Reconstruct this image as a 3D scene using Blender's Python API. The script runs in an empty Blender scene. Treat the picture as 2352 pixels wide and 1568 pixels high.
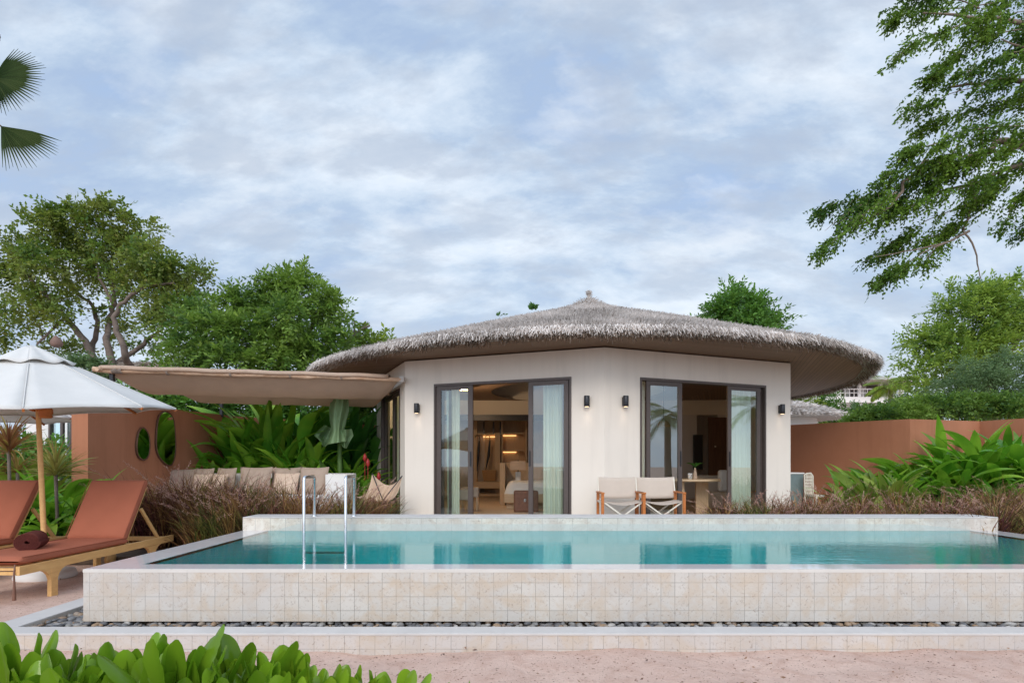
import bpy, math, random
import numpy as np
from mathutils import Vector, Matrix
R = math.radians
random.seed(7); rng = np.random.default_rng(11)
sc = bpy.context.scene; COL = sc.collection

# ------------------------------------------------------------------ camera, sky, sun
F, CX, HY, CZ = 1300.0, 1176.0, 1068.0, 1.2
cam_d = bpy.data.cameras.new('camera'); cam = bpy.data.objects.new('camera', cam_d); COL.objects.link(cam)
cam.location = (0, 0, CZ); cam.rotation_euler = (R(90), 0, 0)
cam_d.sensor_width = 36; cam_d.lens = F/2352*36; cam_d.shift_y = (HY-784)/2352
cam_d.clip_start = .05; cam_d.clip_end = 2000
sc.camera = cam
SUN_AZ, SUN_EL = math.atan2(-.12, -1.0), R(33)
sd = Vector((math.sin(SUN_AZ)*math.cos(SUN_EL), math.cos(SUN_AZ)*math.cos(SUN_EL), math.sin(SUN_EL)))
sun_d = bpy.data.lights.new('sun', 'SUN'); sun_d.energy = 1.2; sun_d.angle = R(24); sun_d.color = (1, .90, .78)
sun = bpy.data.objects.new('sun', sun_d); COL.objects.link(sun)
sun.rotation_euler = sd.to_track_quat('Z', 'Y').to_euler()
sc.view_settings.view_transform = 'Standard'; sc.view_settings.look = 'None'
sc.view_settings.gamma = 1; sc.view_settings.exposure = 0.2
sc.cycles.max_bounces = 8; sc.cycles.transparent_max_bounces = 16
sc.cycles.diffuse_bounces = 4; sc.cycles.glossy_bounces = 4
sc.cycles.sample_clamp_indirect = 6
sc.cycles.caustics_reflective = False; sc.cycles.caustics_refractive = False

class NT:
    def __init__(s, tree): s.t = tree; s.n = tree.nodes; s.l = tree.links; s.n.clear()
    def node(s, kind, **kw):
        n = s.n.new(kind)
        for k, v in kw.items():
            if k.startswith('i_'):
                key = k[2:].replace('_', ' '); n.inputs[int(key) if key.isdigit() else key].default_value = v
            else: setattr(n, k, v)
        return n
    def link(s, a, b): s.l.new(a, b)
    def val(s, x, dst):
        if hasattr(x, 'is_output'): s.link(x, dst)
        else: dst.default_value = x
    def math(s, op, a, b=0.0, c=0.0, clamp=False):
        n = s.n.new('ShaderNodeMath'); n.operation = op; n.use_clamp = clamp
        s.val(a, n.inputs[0]); s.val(b, n.inputs[1]); s.val(c, n.inputs[2]); return n.outputs[0]
    def mix(s, f, a, b, blend='MIX'):
        n = s.n.new('ShaderNodeMix'); n.data_type = 'RGBA'; n.blend_type = blend
        s.val(f, n.inputs[0])
        for v, i in ((a, 6), (b, 7)):
            if hasattr(v, 'is_output'): s.link(v, n.inputs[i])
            else: n.inputs[i].default_value = (*v[:3], 1)
        return n.outputs[2]
    def noise(s, vec, scale, detail=3, rough=.5, dist=0.0):
        n = s.node('ShaderNodeTexNoise'); n.inputs['Scale'].default_value = scale; n.inputs['Detail'].default_value = detail
        n.inputs['Roughness'].default_value = rough; n.inputs['Distortion'].default_value = dist
        if vec is not None: s.link(vec, n.inputs['Vector'])
        return n.outputs[0]
    def ramp(s, f, stops):
        n = s.n.new('ShaderNodeValToRGB'); s.link(f, n.inputs[0]); e = n.color_ramp.elements
        while len(e) < len(stops): e.new(.5)
        for el, (p, c) in zip(e, stops):
            el.position = p; el.color = (*c, 1) if len(c) == 3 else c
        return n.outputs[0]
    def mapr(s, f, a, b, c, d):
        n = s.n.new('ShaderNodeMapRange'); s.link(f, n.inputs[0])
        for i, v in enumerate((a, b, c, d)): n.inputs[i+1].default_value = v
        return n.outputs[0]

w = bpy.data.worlds.new('World'); sc.world = w; w.use_nodes = True
t = NT(w.node_tree)
out = t.node('ShaderNodeOutputWorld'); bg = t.node('ShaderNodeBackground'); bg.inputs[1].default_value = .15
sky = t.node('ShaderNodeTexSky'); sky.sky_type = 'NISHITA'; sky.sun_disc = False
sky.sun_elevation = SUN_EL; sky.sun_rotation = SUN_AZ; sky.air_density = 1.4; sky.dust_density = 2.2; sky.ozone_density = 1.5
tc = t.node('ShaderNodeTexCoord'); sep = t.node('ShaderNodeSeparateXYZ'); t.link(tc.outputs['Generated'], sep.inputs[0])
zz = t.math('ADD', t.math('MAXIMUM', sep.outputs[2], 0.0), .42)
u = t.math('DIVIDE', sep.outputs[0], zz); v = t.math('DIVIDE', sep.outputs[1], zz)
cmb = t.node('ShaderNodeCombineXYZ'); t.link(u, cmb.inputs[0]); t.link(v, cmb.inputs[1])
mp = t.node('ShaderNodeMapping'); t.link(cmb.outputs[0], mp.inputs[0])
mp.inputs['Location'].default_value = (1.3, .4, 0); mp.inputs['Rotation'].default_value = (0, 0, R(35)); mp.inputs['Scale'].default_value = (1.05, 1.9, 1)
vec = mp.outputs[0]
n1 = t.noise(vec, 1.7, 12, .64, .15); n2 = t.noise(vec, .5, 3, .5, .1); n3 = t.noise(vec, 4.2, 8, .62, .2)
s1 = t.math('ADD', t.math('MULTIPLY', n1, .50), t.math('ADD', t.math('MULTIPLY', n2, .22), t.math('MULTIPLY', n3, .28)))
# one long bright bank of cloud sinking from left to right, heavier grey sheet to its right
yy = t.math('MAXIMUM', sep.outputs[1], .15); az_ = t.math('DIVIDE', sep.outputs[0], yy); el_ = t.math('DIVIDE', sep.outputs[2], yy)
bk = t.math('SUBTRACT', t.math('ADD', el_, t.math('MULTIPLY', az_, .413)), .40)
bk = t.math('DIVIDE', bk, .15); bk = t.math('EXPONENT', t.math('MULTIPLY', t.math('MULTIPLY', bk, bk), -1.0))
gr_ = t.math('MULTIPLY', t.mapr(az_, .0, .35, 0, 1), t.mapr(el_, .25, .5, 0, 1))
le_ = t.math('MULTIPLY', t.mapr(az_, -.5, -.85, 0, 1), t.mapr(el_, .1, .25, .4, 1))
s1 = t.math('ADD', s1, t.math('SUBTRACT', t.math('MULTIPLY', bk, .045), t.math('ADD', t.math('MULTIPLY', gr_, .028), t.math('MULTIPLY', le_, .035))))
# blue gaps -> grey cloud body -> bright cloud
cl = t.ramp(s1, [(.39, (.34, .47, .70)), (.45, (.36, .47, .655)), (.49, (.42, .53, .69)), (.53, (.54, .64, .77)), (.585, (.68, .76, .86)), (.65, (.80, .855, .92))])
n4 = t.noise(vec, 4.4, 7, .58, .1); n5 = t.noise(vec, 2.3, 8, .58, .12)
cl = t.mix(t.mapr(n5, .50, .66, 0, .7), cl, (.80, .84, .885))
cl = t.mix(t.mapr(n4, .46, .60, 0, .62), cl, (.41, .475, .585))
hz = t.math('POWER', t.math('SUBTRACT', 1.0, t.math('MAXIMUM', sep.outputs[2], 0.0)), 4.0)
cl = t.mix(t.math('MULTIPLY', hz, .62), cl, (.62, .71, .82))
cl = t.mix(t.math('LESS_THAN', sep.outputs[2], -.01), cl, (.42, .38, .34))
# the whole cloud sheet is brighter round the sun, behind the photographer
nrm = t.node('ShaderNodeVectorMath', operation='NORMALIZE'); t.link(tc.outputs['Generated'], nrm.inputs[0])
dot = t.node('ShaderNodeVectorMath', operation='DOT_PRODUCT'); t.link(nrm.outputs[0], dot.inputs[0]); dot.inputs[1].default_value = tuple(sd)
gl = t.math('ADD', 1.0, t.math('MULTIPLY', t.math('POWER', t.math('MAXIMUM', dot.outputs['Value'], 0.0), 1.5), 1.7))
gl = t.math('MULTIPLY', gl, 6.9)
cb = t.node('ShaderNodeVectorMath', operation='SCALE'); t.link(cl, cb.inputs[0]); t.link(gl, cb.inputs['Scale'])
mx = t.mix(.94, sky.outputs[0], cb.outputs[0])
t.link(mx, bg.inputs[0]); t.link(bg.outputs[0], out.inputs[0])

# ------------------------------------------------------------------ helpers
def X(px, d): return (px-CX)/F*d
def Z(py, d): return CZ+(HY-py)/F*d
def P3(px, py, d): return Vector((X(px, d), d, Z(py, d)))

def mat(name, col=(.5, .5, .5), rough=.7, noise=0, nscale=8, bump=0, bscale=60, metal=0, spec=.5, fn=None):
    m = bpy.data.materials.new(name); m.use_nodes = True; t = NT(m.node_tree)
    o = t.node('ShaderNodeOutputMaterial'); p = t.node('ShaderNodeBsdfPrincipled'); t.link(p.outputs[0], o.inputs[0])
    p.inputs['Roughness'].default_value = rough; p.inputs['Metallic'].default_value = metal
    p.inputs['Specular IOR Level'].default_value = spec
    p.inputs['Base Color'].default_value = (*col, 1)
    tc = t.node('ShaderNodeTexCoord')
    if noise:
        f = t.noise(tc.outputs['Object'], nscale, 6, .6)
        a = tuple(c*(1-noise) for c in col); b = tuple(min(1, c*(1+noise)) for c in col)
        t.link(t.ramp(f, [(.3, a), (.7, b)]), p.inputs['Base Color'])
    if bump:
        b = t.node('ShaderNodeBump'); b.inputs['Strength'].default_value = bump; b.inputs['Distance'].default_value = .01
        t.link(t.noise(tc.outputs['Object'], bscale, 4, .6), b.inputs['Height']); t.link(b.outputs[0], p.inputs['Normal'])
    if fn: fn(t, p, tc, o)
    return m

def leaf_mat(name, stops, rough=.45, trans=.35, tcol=None, fold=0, spec=.35):
    def fn(t, p, tc, o):
        g = t.node('ShaderNodeNewGeometry')
        c = t.ramp(g.outputs['Random Per Island'], stops)
        big = t.noise(tc.outputs['Object'], .9, 3, .5)
        c = t.mix(t.mapr(big, .4, .62, 0, .45), c, tuple(x*1.5 for x in stops[-1][1]))
        t.link(c, p.inputs['Base Color'])
        tr = t.node('ShaderNodeBsdfTranslucent')
        t.link(t.mix(.5, c, tcol or (.25, .42, .03)), tr.inputs[0])
        ms = t.node('ShaderNodeMixShader'); ms.inputs[0].default_value = trans
        t.link(p.outputs[0], ms.inputs[1]); t.link(tr.outputs[0], ms.inputs[2]); t.link(ms.outputs[0], o.inputs[0])
    return mat(name, rough=rough, fn=fn, spec=spec)

def wood(name, a, b, rough=.5, scale=3, axis=(1, 12, 12), spec=.3):
    def fn(t, p, tc, o):
        m = t.node('ShaderNodeMapping'); t.link(tc.outputs['Object'], m.inputs[0]); m.inputs['Scale'].default_value = axis
        f = t.noise(m.outputs[0], scale, 5, .6, .4)
        t.link(t.ramp(f, [(.3, a), (.7, b)]), p.inputs['Base Color'])
    return mat(name, rough=rough, fn=fn, spec=spec)

def tag(o, label=None, cat=None, group=None, kind=None):
    if label: o['label'] = label
    if cat: o['category'] = cat
    if group: o['group'] = group
    if kind: o['kind'] = kind
    return o
def empty(name, loc=(0, 0, 0), rz=0):
    o = bpy.data.objects.new(name, None); COL.objects.link(o); o.location = loc; o.rotation_euler = (0, 0, rz); o.empty_display_size = .1; return o

class MB:
    def __init__(s): s.v = []; s.f = []; s.sm = []
    def add(s, vs, fs, smooth=False):
        n = len(s.v); s.v += [tuple(x) for x in vs]; s.f += [tuple(i+n for i in f) for f in fs]; s.sm += [smooth]*len(fs)
    def box(s, x0, x1, y0, y1, z0, z1, M=None, rot=None):
        vs = [Vector((x, y, z)) for x in (x0, x1) for y in (y0, y1) for z in (z0, z1)]
        if M: vs = [M @ q for q in vs]
        s.add(vs, [(0, 1, 3, 2), (4, 6, 7, 5), (0, 4, 5, 1), (2, 3, 7, 6), (0, 2, 6, 4), (1, 5, 7, 3)]); return s
    def bar(s, a, b, wd, ht, up=(0, 0, 1)):
        a, b = Vector(a), Vector(b); d = (b-a); L = d.length; d.normalize(); up = Vector(up)
        if abs(d.dot(up)) > .98: up = Vector((0, 1, 0))
        x = d.cross(up).normalized(); y = x.cross(d)
        M = Matrix((x, d, y)).transposed().to_4x4(); M.translation = a
        return s.box(-wd/2, wd/2, 0, L, -ht/2, ht/2, M)
    def prism(s, poly, z0, z1):
        n = len(poly); vs = [(p[0], p[1], z0) for p in poly]+[(p[0], p[1], z1) for p in poly]
        s.add(vs, [tuple(range(n))[::-1], tuple(range(n, 2*n))]+[(i, (i+1) % n, n+(i+1) % n, n+i) for i in range(n)]); return s
    def tube(s, pts, rad, seg=8, cap=True):
        pts = [Vector(p) for p in pts]; n = len(pts); rad = [rad]*n if not hasattr(rad, '__len__') else rad
        vs = []; prev = None
        for i, p in enumerate(pts):
            d = (pts[min(i+1, n-1)]-pts[max(i-1, 0)]).normalized()
            if prev is None:
                a = Vector((0, 0, 1)) if abs(d.z) < .9 else Vector((1, 0, 0)); x = d.cross(a).normalized()
            else: x = (prev-d*prev.dot(d)).normalized()
            prev = x; y = d.cross(x)
            vs += [p+(x*math.cos(2*math.pi*k/seg)+y*math.sin(2*math.pi*k/seg))*rad[i] for k in range(seg)]
        fs = [(i*seg+k, i*seg+(k+1) % seg, (i+1)*seg+(k+1) % seg, (i+1)*seg+k) for i in range(n-1) for k in range(seg)]
        s.add(vs, fs, True)
        if cap: s.add(vs[:seg], [tuple(range(seg))[::-1]]); s.add(vs[-seg:], [tuple(range(seg))])
        return s
    def lathe(s, prof, c=(0, 0, 0), seg=20, M=None, smooth=True):
        vs = []
        for r, z in prof:
            for k in range(seg):
                a = 2*math.pi*k/seg; q = Vector((r*math.cos(a), r*math.sin(a), z))
                vs.append((M @ q if M else q)+Vector(c))
        n = len(prof)
        s.add(vs, [(i*seg+k, i*seg+(k+1) % seg, (i+1)*seg+(k+1) % seg, (i+1)*seg+k) for i in range(n-1) for k in range(seg)], smooth)
        s.add(vs[:seg], [tuple(range(seg))[::-1]]); s.add(vs[-seg:], [tuple(range(seg))]); return s
    def grid(s, fn, nu, nv, smooth=True):
        vs = [fn(i/nu, j/nv) for i in range(nu+1) for j in range(nv+1)]
        s.add(vs, [(i*(nv+1)+j, (i+1)*(nv+1)+j, (i+1)*(nv+1)+j+1, i*(nv+1)+j+1) for i in range(nu) for j in range(nv)], smooth); return s
    def build(s, name, m, parent=None, bevel=0, solid=0, loc=None, sub=0, world=False):
        me = bpy.data.meshes.new(name); me.from_pydata(s.v, [], s.f); me.materials.append(m)
        me.polygons.foreach_set('use_smooth', s.sm); me.update()
        o = bpy.data.objects.new(name, me); COL.objects.link(o)
        if loc is not None:
            L = Vector(loc)
            me.transform(Matrix.Translation(-L)); o.location = L
        if parent:
            o.parent = parent
            if world: o.location = o.location-parent.location
        if solid: q = o.modifiers.new('solid', 'SOLIDIFY'); q.thickness = solid; q.offset = 0
        if bevel: q = o.modifiers.new('bevel', 'BEVEL'); q.width = bevel; q.segments = 2; q.limit_method = 'ANGLE'; q.angle_limit = R(40)
        if sub: q = o.modifiers.new('sub', 'SUBSURF'); q.levels = sub; q.render_levels = sub
        return o

def quads(name, V, m, parent=None, smooth=False, kq=4):
    """V: (N, kq, 3) array, one face each."""
    V = np.asarray(V, dtype=np.float32); N = V.shape[0]
    me = bpy.data.meshes.new(name); me.vertices.add(N*kq); me.vertices.foreach_set('co', V.reshape(-1))
    me.loops.add(N*kq); me.loops.foreach_set('vertex_index', np.arange(N*kq, dtype=np.int32))
    me.polygons.add(N); me.polygons.foreach_set('loop_start', np.arange(0, N*kq, kq, dtype=np.int32))
    me.materials.append(m); me.update(calc_edges=True); me.validate()
    o = bpy.data.objects.new(name, me); COL.objects.link(o)
    if parent: o.parent = parent
    return o
def strips(name, S, m, parent=None):
    """S: (N, K, W, 3) ribbons of K rows and W columns; each a connected strip."""
    S = np.asarray(S, dtype=np.float32); N, K, W = S.shape[:3]
    me = bpy.data.meshes.new(name); me.vertices.add(N*K*W); me.vertices.foreach_set('co', S.reshape(-1))
    base = (np.arange(N)*K*W)[:, None, None]; k = np.arange(K-1)[None, :, None]; c = np.arange(W-1)[None, None, :]
    a = base+k*W+c
    f = np.stack([a, a+1, a+W+1, a+W], -1).reshape(-1, 4).astype(np.int32)
    me.loops.add(f.size); me.loops.foreach_set('vertex_index', f.reshape(-1))
    me.polygons.add(len(f)); me.polygons.foreach_set('loop_start', np.arange(0, f.size, 4, dtype=np.int32))
    me.polygons.foreach_set('use_smooth', np.ones(len(f), dtype=bool))
    me.materials.append(m); me.update(calc_edges=True)
    o = bpy.data.objects.new(name, me); COL.objects.link(o)
    if parent: o.parent = parent
    return o
def unit(a): return a/np.maximum(1e-9, np.linalg.norm(a, axis=-1, keepdims=True))
def randdir(n): return unit(rng.normal(size=(n, 3)))

def leafquads(pos, d, L, Wd, nrm=None):
    """diamond leaves at pos pointing along d."""
    n = len(pos); d = unit(d); nr = randdir(n) if nrm is None else nrm
    sd_ = unit(np.cross(d, nr)); up = np.cross(sd_, d)
    L = np.broadcast_to(L, (n,))[:, None]; Wd = np.broadcast_to(Wd, (n,))[:, None]
    return np.stack([pos, pos+d*L*.5+sd_*Wd*.5-up*Wd*.18, pos+d*L, pos+d*L*.5-sd_*Wd*.5-up*Wd*.18], 1)

def sprays(c, rad, n, m, twig, leaf, lw, droop=.3, shell=.35, out=.8, sc_n=16):
    """n twigs inside ellipsoid (c, rad), each with m leaves alternating along it."""
    c = np.array(c, float); rad = np.array(rad, float)
    # sub-clumps, so that the crown breaks into tufts with gaps between them
    ns = max(2, n//sc_n); dr0 = randdir(ns); c0 = c+dr0*rad*(shell+(1-shell)*rng.random(ns)**.6)[:, None]*.92
    k_ = rng.integers(0, ns, n); dr = unit(randdir(n)+dr0[k_]*.6+np.array([0, 0, .25])); p = c0[k_]+dr*(rad.min()*.40*rng.random(n)[:, None]**.6)*np.array([1.25, 1.25, .62])
    td = unit(dr*out+rng.normal(size=(n, 3))*.5+np.array([0, 0, -droop+.15]))
    side = unit(np.cross(td, unit(rng.normal(size=(n, 3))*.5+np.array([0, 0, 1]))))
    res = []
    Lt = twig*(.6+.8*rng.random(n))
    for k in range(m):
        s = (k+.5)/m; sg = 1 if k % 2 else -1
        q = p+td*(Lt*s)[:, None]+np.array([0, 0, -1])*(droop*Lt*s*s)[:, None]
        ld = unit(td*.7+side*sg*(.9-.3*s)+rng.normal(size=(n, 3))*.22)
        res.append(leafquads(q, ld, leaf*(.7+.6*rng.random(n)), lw*(.7+.6*rng.random(n)), unit(np.cross(td, side)+rng.normal(size=(n, 3))*.45)))
    return np.concatenate(res)

def blade(base, az, el0, bend, L, W, pet=.25, K=8, fold=.25, cols=3, wave=0., tipw=0.):
    """arrays of arching lance leaves -> (N,K,cols,3)."""
    n = len(base); az, el0, bend, L, W = [np.broadcast_to(x, (n,)).astype(float) for x in (az, el0, bend, L, W)]
    S = np.zeros((n, K, cols, 3)); p = np.array(base, float).copy(); h = np.stack([np.cos(az), np.sin(az), 0*az], 1)
    sd_ = np.stack([-np.sin(az), np.cos(az), 0*az], 1)
    tw = rng.normal(size=n)*.35
    for k in range(K):
        s = k/(K-1); el = el0-bend*s**1.3
        d = h*np.cos(el)[:, None]+np.array([0, 0, 1.])*np.sin(el)[:, None]
        up = -h*np.sin(el)[:, None]+np.array([0, 0, 1.])*np.cos(el)[:, None]
        lat = sd_*np.cos(tw)[:, None]+up*np.sin(tw)[:, None]; nu = np.cross(d, lat)
        if s < pet: wk = .06
        else:
            q = (s-pet)/(1-pet); wk = max(.02, math.sin(math.pi*min(1, q**.75*.97+.03)))
            if tipw: wk = max(wk, .02)
        for c in range(cols):
            o = (c/(cols-1)-.5)*2
            S[:, k, c] = p+lat*(o*W*.5*wk)[:, None]+nu*(abs(o)*W*wk*fold*.5)[:, None]
        p = p+d*(L/(K-1))[:, None]
    return S
# ------------------------------------------------------------------ materials
def tile_fn(size, c1, c2, mortar, ax='xz', wet=None, off=(0, 0)):
    def fn(t, p, tc, o):
        sep = t.node('ShaderNodeSeparateXYZ'); t.link(tc.outputs['Object'], sep.inputs[0])
        cm = t.node('ShaderNodeCombineXYZ')
        idx = {'x': 0, 'y': 1, 'z': 2}
        t.link(t.math('ADD', sep.outputs[idx[ax[0]]], off[0]+50*size), cm.inputs[0]); t.link(t.math('ADD', sep.outputs[idx[ax[1]]], off[1]+50*size), cm.inputs[1])
        br = t.node('ShaderNodeTexBrick'); br.offset = 0; br.squash = 1
        t.link(cm.outputs[0], br.inputs['Vector']); br.inputs['Scale'].default_value = 1
        br.inputs['Brick Width'].default_value = size; br.inputs['Row Height'].default_value = size
        br.inputs['Mortar Size'].default_value = size*.017; br.inputs['Mortar Smooth'].default_value = .3
        br.inputs['Color1'].default_value = (*c1, 1); br.inputs['Color2'].default_value = (*c2, 1); br.inputs['Mortar'].default_value = (*mortar, 1)
        n1 = t.noise(tc.outputs['Object'], 5.5, 9, .68, .8); n2 = t.noise(tc.outputs['Object'], 34, 9, .74, 1.6); n3 = t.noise(tc.outputs['Object'], 1.1, 4, .6)
        c = t.mix(t.mapr(n1, .42, .60, 0, .7), br.outputs['Color'], (.52, .41, .30))
        c = t.mix(t.mapr(n3, .42, .62, 0, .45), c, (.46, .43, .41))
        c = t.mix(t.mapr(n2, .55, .66, 0, .75), c, (.27, .20, .155))
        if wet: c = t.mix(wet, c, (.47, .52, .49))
        t.link(c, p.inputs['Base Color'])
        b = t.node('ShaderNodeBump'); b.inputs['Strength'].default_value = .35; b.inputs['Distance'].default_value = .004; b.invert = True
        h = t.math('ADD', br.outputs['Fac'], t.math('MULTIPLY', n2, .5)); t.link(h, b.inputs['Height']); t.link(b.outputs[0], p.inputs['Normal'])
    return fn
TC1, TC2, TMO = (.585, .54, .48), (.53, .487, .43), (.19, .17, .145)
M_tile = mat('stone_tile', rough=.32, fn=tile_fn(.0985, TC1, TC2, TMO, off=(.031, .023)))
M_tile_y = mat('stone_tile_side', rough=.32, fn=tile_fn(.0985, TC1, TC2, TMO, 'yz', off=(0, .023)))
M_tile_lo = mat('stone_tile_low', rough=.45, fn=tile_fn(.0985, (.57, .515, .465), (.52, .465, .42), TMO, off=(.0, .086)))
M_tile_back = mat('stone_tile_back', rough=.35, fn=tile_fn(.17, (.76, .70, .62), (.70, .64, .575), (.5, .45, .4), off=(.0, .0)))
def cope_fn(a, b):
    def fn(t, p, tc, o):
        n1 = t.noise(tc.outputs['Object'], 3, 8, .65, .6); n2 = t.noise(tc.outputs['Object'], 18, 6, .7)
        c = t.ramp(n1, [(.3, a), (.7, b)]); c = t.mix(t.mapr(n2, .58, .75, 0, .4), c, (.42, .36, .32))
        t.link(c, p.inputs['Base Color'])
    return fn
M_cope_wet = mat('wet_coping_stone', rough=.04, spec=.5, fn=cope_fn((.56, .52, .50), (.64, .60, .575)))
M_cope = mat('coping_stone', rough=.55, spec=.3, fn=cope_fn((.50, .465, .43), (.59, .55, .51)))
M_cope_edge = mat('coping_edge_stone', rough=.4, fn=cope_fn((.57, .53, .475), (.65, .605, .55)))
M_basin = mat('pool_plaster', rough=.8, noise=.12, nscale=1.2, col=(.026, .43, .445))

def water_fn(t, p, tc, o):
    t.n.remove(p)
    mp = t.node('ShaderNodeMapping'); t.link(tc.outputs['Object'], mp.inputs[0]); mp.inputs['Scale'].default_value = (1, 2.2, 1)
    n1 = t.noise(mp.outputs[0], 5, 3, .5, .6); n2 = t.noise(mp.outputs[0], 17, 3, .55, .4)
    h = t.math('ADD', n1, t.math('MULTIPLY', n2, .35))
    b = t.node('ShaderNodeBump'); b.inputs['Strength'].default_value = .085; b.inputs['Distance'].default_value = .02; t.link(h, b.inputs['Height'])
    g = t.node('ShaderNodeBsdfGlossy'); g.inputs['Roughness'].default_value = .015; t.link(b.outputs[0], g.inputs['Normal'])
    tr = t.node('ShaderNodeBsdfTransparent')
    # colour of the water body seen through the surface
    t.link(t.mix(t.mapr(n1, .35, .65, 0, 1), (.72, .93, .90), (.82, .97, .98)), tr.inputs[0])
    fr = t.node('ShaderNodeFresnel'); fr.inputs['IOR'].default_value = 1.33; t.link(b.outputs[0], fr.inputs['Normal'])
    ms = t.node('ShaderNodeMixShader'); gm = t.node('ShaderNodeNewGeometry'); front = t.math('SUBTRACT', 1.0, gm.outputs['Backfacing']); t.link(t.math('ADD', t.math('MULTIPLY', t.math('MULTIPLY', fr.outputs[0], 1.2), front), t.math('MULTIPLY', gm.outputs['Backfacing'], .04), clamp=True), ms.inputs[0])
    t.link(tr.outputs[0], ms.inputs[1]); t.link(g.outputs[0], ms.inputs[2]); t.link(ms.outputs[0], o.inputs[0])
M_water = mat('pool_water', fn=water_fn)

def sand_fn(t, p, tc, o):
    ob = tc.outputs['Object']
    n1 = t.noise(ob, .9, 5, .6); n2 = t.noise(ob, 7, 8, .7, .4); n3 = t.noise(ob, 160, 3, .7)
    c = t.ramp(n1, [(.3, (.62, .42, .335)), (.7, (.72, .51, .41))])
    c = t.mix(t.mapr(n2, .47, .66, 0, .65), c, (.50, .29, .215))
    c = t.mix(t.mapr(n3, .3, .7, 0, .3), c, (.76, .58, .47))
    n4 = t.noise(ob, 55, 2, .5, .6); c = t.mix(t.mapr(n4, .645, .68, 0, .8), c, (.20, .10, .07))
    t.link(c, p.inputs['Base Color'])
    b = t.node('ShaderNodeBump'); b.inputs['Strength'].default_value = .9; b.inputs['Distance'].default_value = .035
    t.link(t.math('ADD', n2, t.math('MULTIPLY', n3, .25)), b.inputs['Height']); t.link(b.outputs[0], p.inputs['Normal'])
M_sand = mat('pink_sand', rough=.95, fn=sand_fn, spec=.1)
def stucco(name, a, b, bump=.25, streak=0):
    def fn(t, p, tc, o):
        n1 = t.noise(tc.outputs['Object'], .8, 6, .6); n2 = t.noise(tc.outputs['Object'], 60, 4, .6)
        mp = t.node('ShaderNodeMapping'); t.link(tc.outputs['Object'], mp.inputs[0]); mp.inputs['Scale'].default_value = (3, 3, .25)
        n3 = t.noise(mp.outputs[0], 1.6, 5, .6)
        c = t.ramp(n1, [(.3, a), (.7, b)])
        if streak: c = t.mix(t.mapr(n3, .5, .7, 0, streak), c, tuple(x*.72 for x in a))
        t.link(c, p.inputs['Base Color'])
        bp = t.node('ShaderNodeBump'); bp.inputs['Strength'].default_value = bump; bp.inputs['Distance'].default_value = .003
        t.link(n2, bp.inputs['Height']); t.link(bp.outputs[0], p.inputs['Normal'])
    return mat(name, rough=.85, fn=fn, spec=.2)
M_wall = stucco('cream_render', (.74, .665, .575), (.78, .705, .615), streak=.2)
M_red = stucco('terracotta_render', (.385, .155, .082), (.445, .19, .105), streak=.3)
M_inwall = stucco('interior_plaster', (.72, .645, .55), (.76, .68, .585))
M_grey_in = stucco('interior_grey_plaster', (.60, .555, .515), (.64, .595, .555))
M_white = stucco('white_render', (.72, .69, .65), (.78, .75, .71))
M_frame = mat('bronze_aluminium', (.095, .072, .062), rough=.45, metal=.2, noise=.08, nscale=20)
def glass_fn(t, p, tc, o):
    t.n.remove(p)
    g = t.node('ShaderNodeBsdfGlossy'); g.inputs['Roughness'].default_value = .0; g.inputs[0].default_value = (.9, .97, .97, 1)
    tr = t.node('ShaderNodeBsdfTransparent'); tr.inputs[0].default_value = (.86, .95, .92, 1)
    lw = t.node('ShaderNodeFresnel'); lw.inputs['IOR'].default_value = 1.5
    ms = t.node('ShaderNodeMixShader'); gm = t.node('ShaderNodeNewGeometry'); t.link(t.math('ADD', t.math('MULTIPLY', t.math('MULTIPLY', lw.outputs[0], 2.4), t.math('SUBTRACT', 1.0, gm.outputs['Backfacing'])), .14, clamp=True), ms.inputs[0])
    t.link(tr.outputs[0], ms.inputs[1]); t.link(g.outputs[0], ms.inputs[2]); t.link(ms.outputs[0], o.inputs[0])
M_glass = mat('window_glass', fn=glass_fn)
M_mirror = mat('mirror_glass', (.85, .88, .85), rough=.02, metal=1)
def curtain_fn(t, p, tc, o):
    tr = t.node('ShaderNodeBsdfTranslucent'); tr.inputs[0].default_value = (.80, .82, .66, 1)
    ms = t.node('ShaderNodeMixShader'); ms.inputs[0].default_value = .3
    t.link(p.outputs[0], ms.inputs[1]); t.link(tr.outputs[0], ms.inputs[2]); t.link(ms.outputs[0], o.inputs[0])
M_curtain = mat('pale_curtain', (.86, .87, .74), rough=.9, fn=curtain_fn, bump=.2, bscale=300)
M_teak = wood('orange_teak', (.42, .13, .035), (.55, .19, .05))
M_light_teak = wood('light_teak', (.60, .33, .12), (.72, .43, .17), axis=(10, 2, 10))
M_oak = wood('oak', (.56, .39, .24), (.66, .48, .31), axis=(10, 10, 1.5))
M_oak_x = wood('oak_across', (.60, .43, .27), (.70, .52, .34), axis=(1, 10, 10))
M_darkwood = wood('dark_wood', (.10, .05, .03), (.16, .08, .045), axis=(10, 10, 1))
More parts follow.
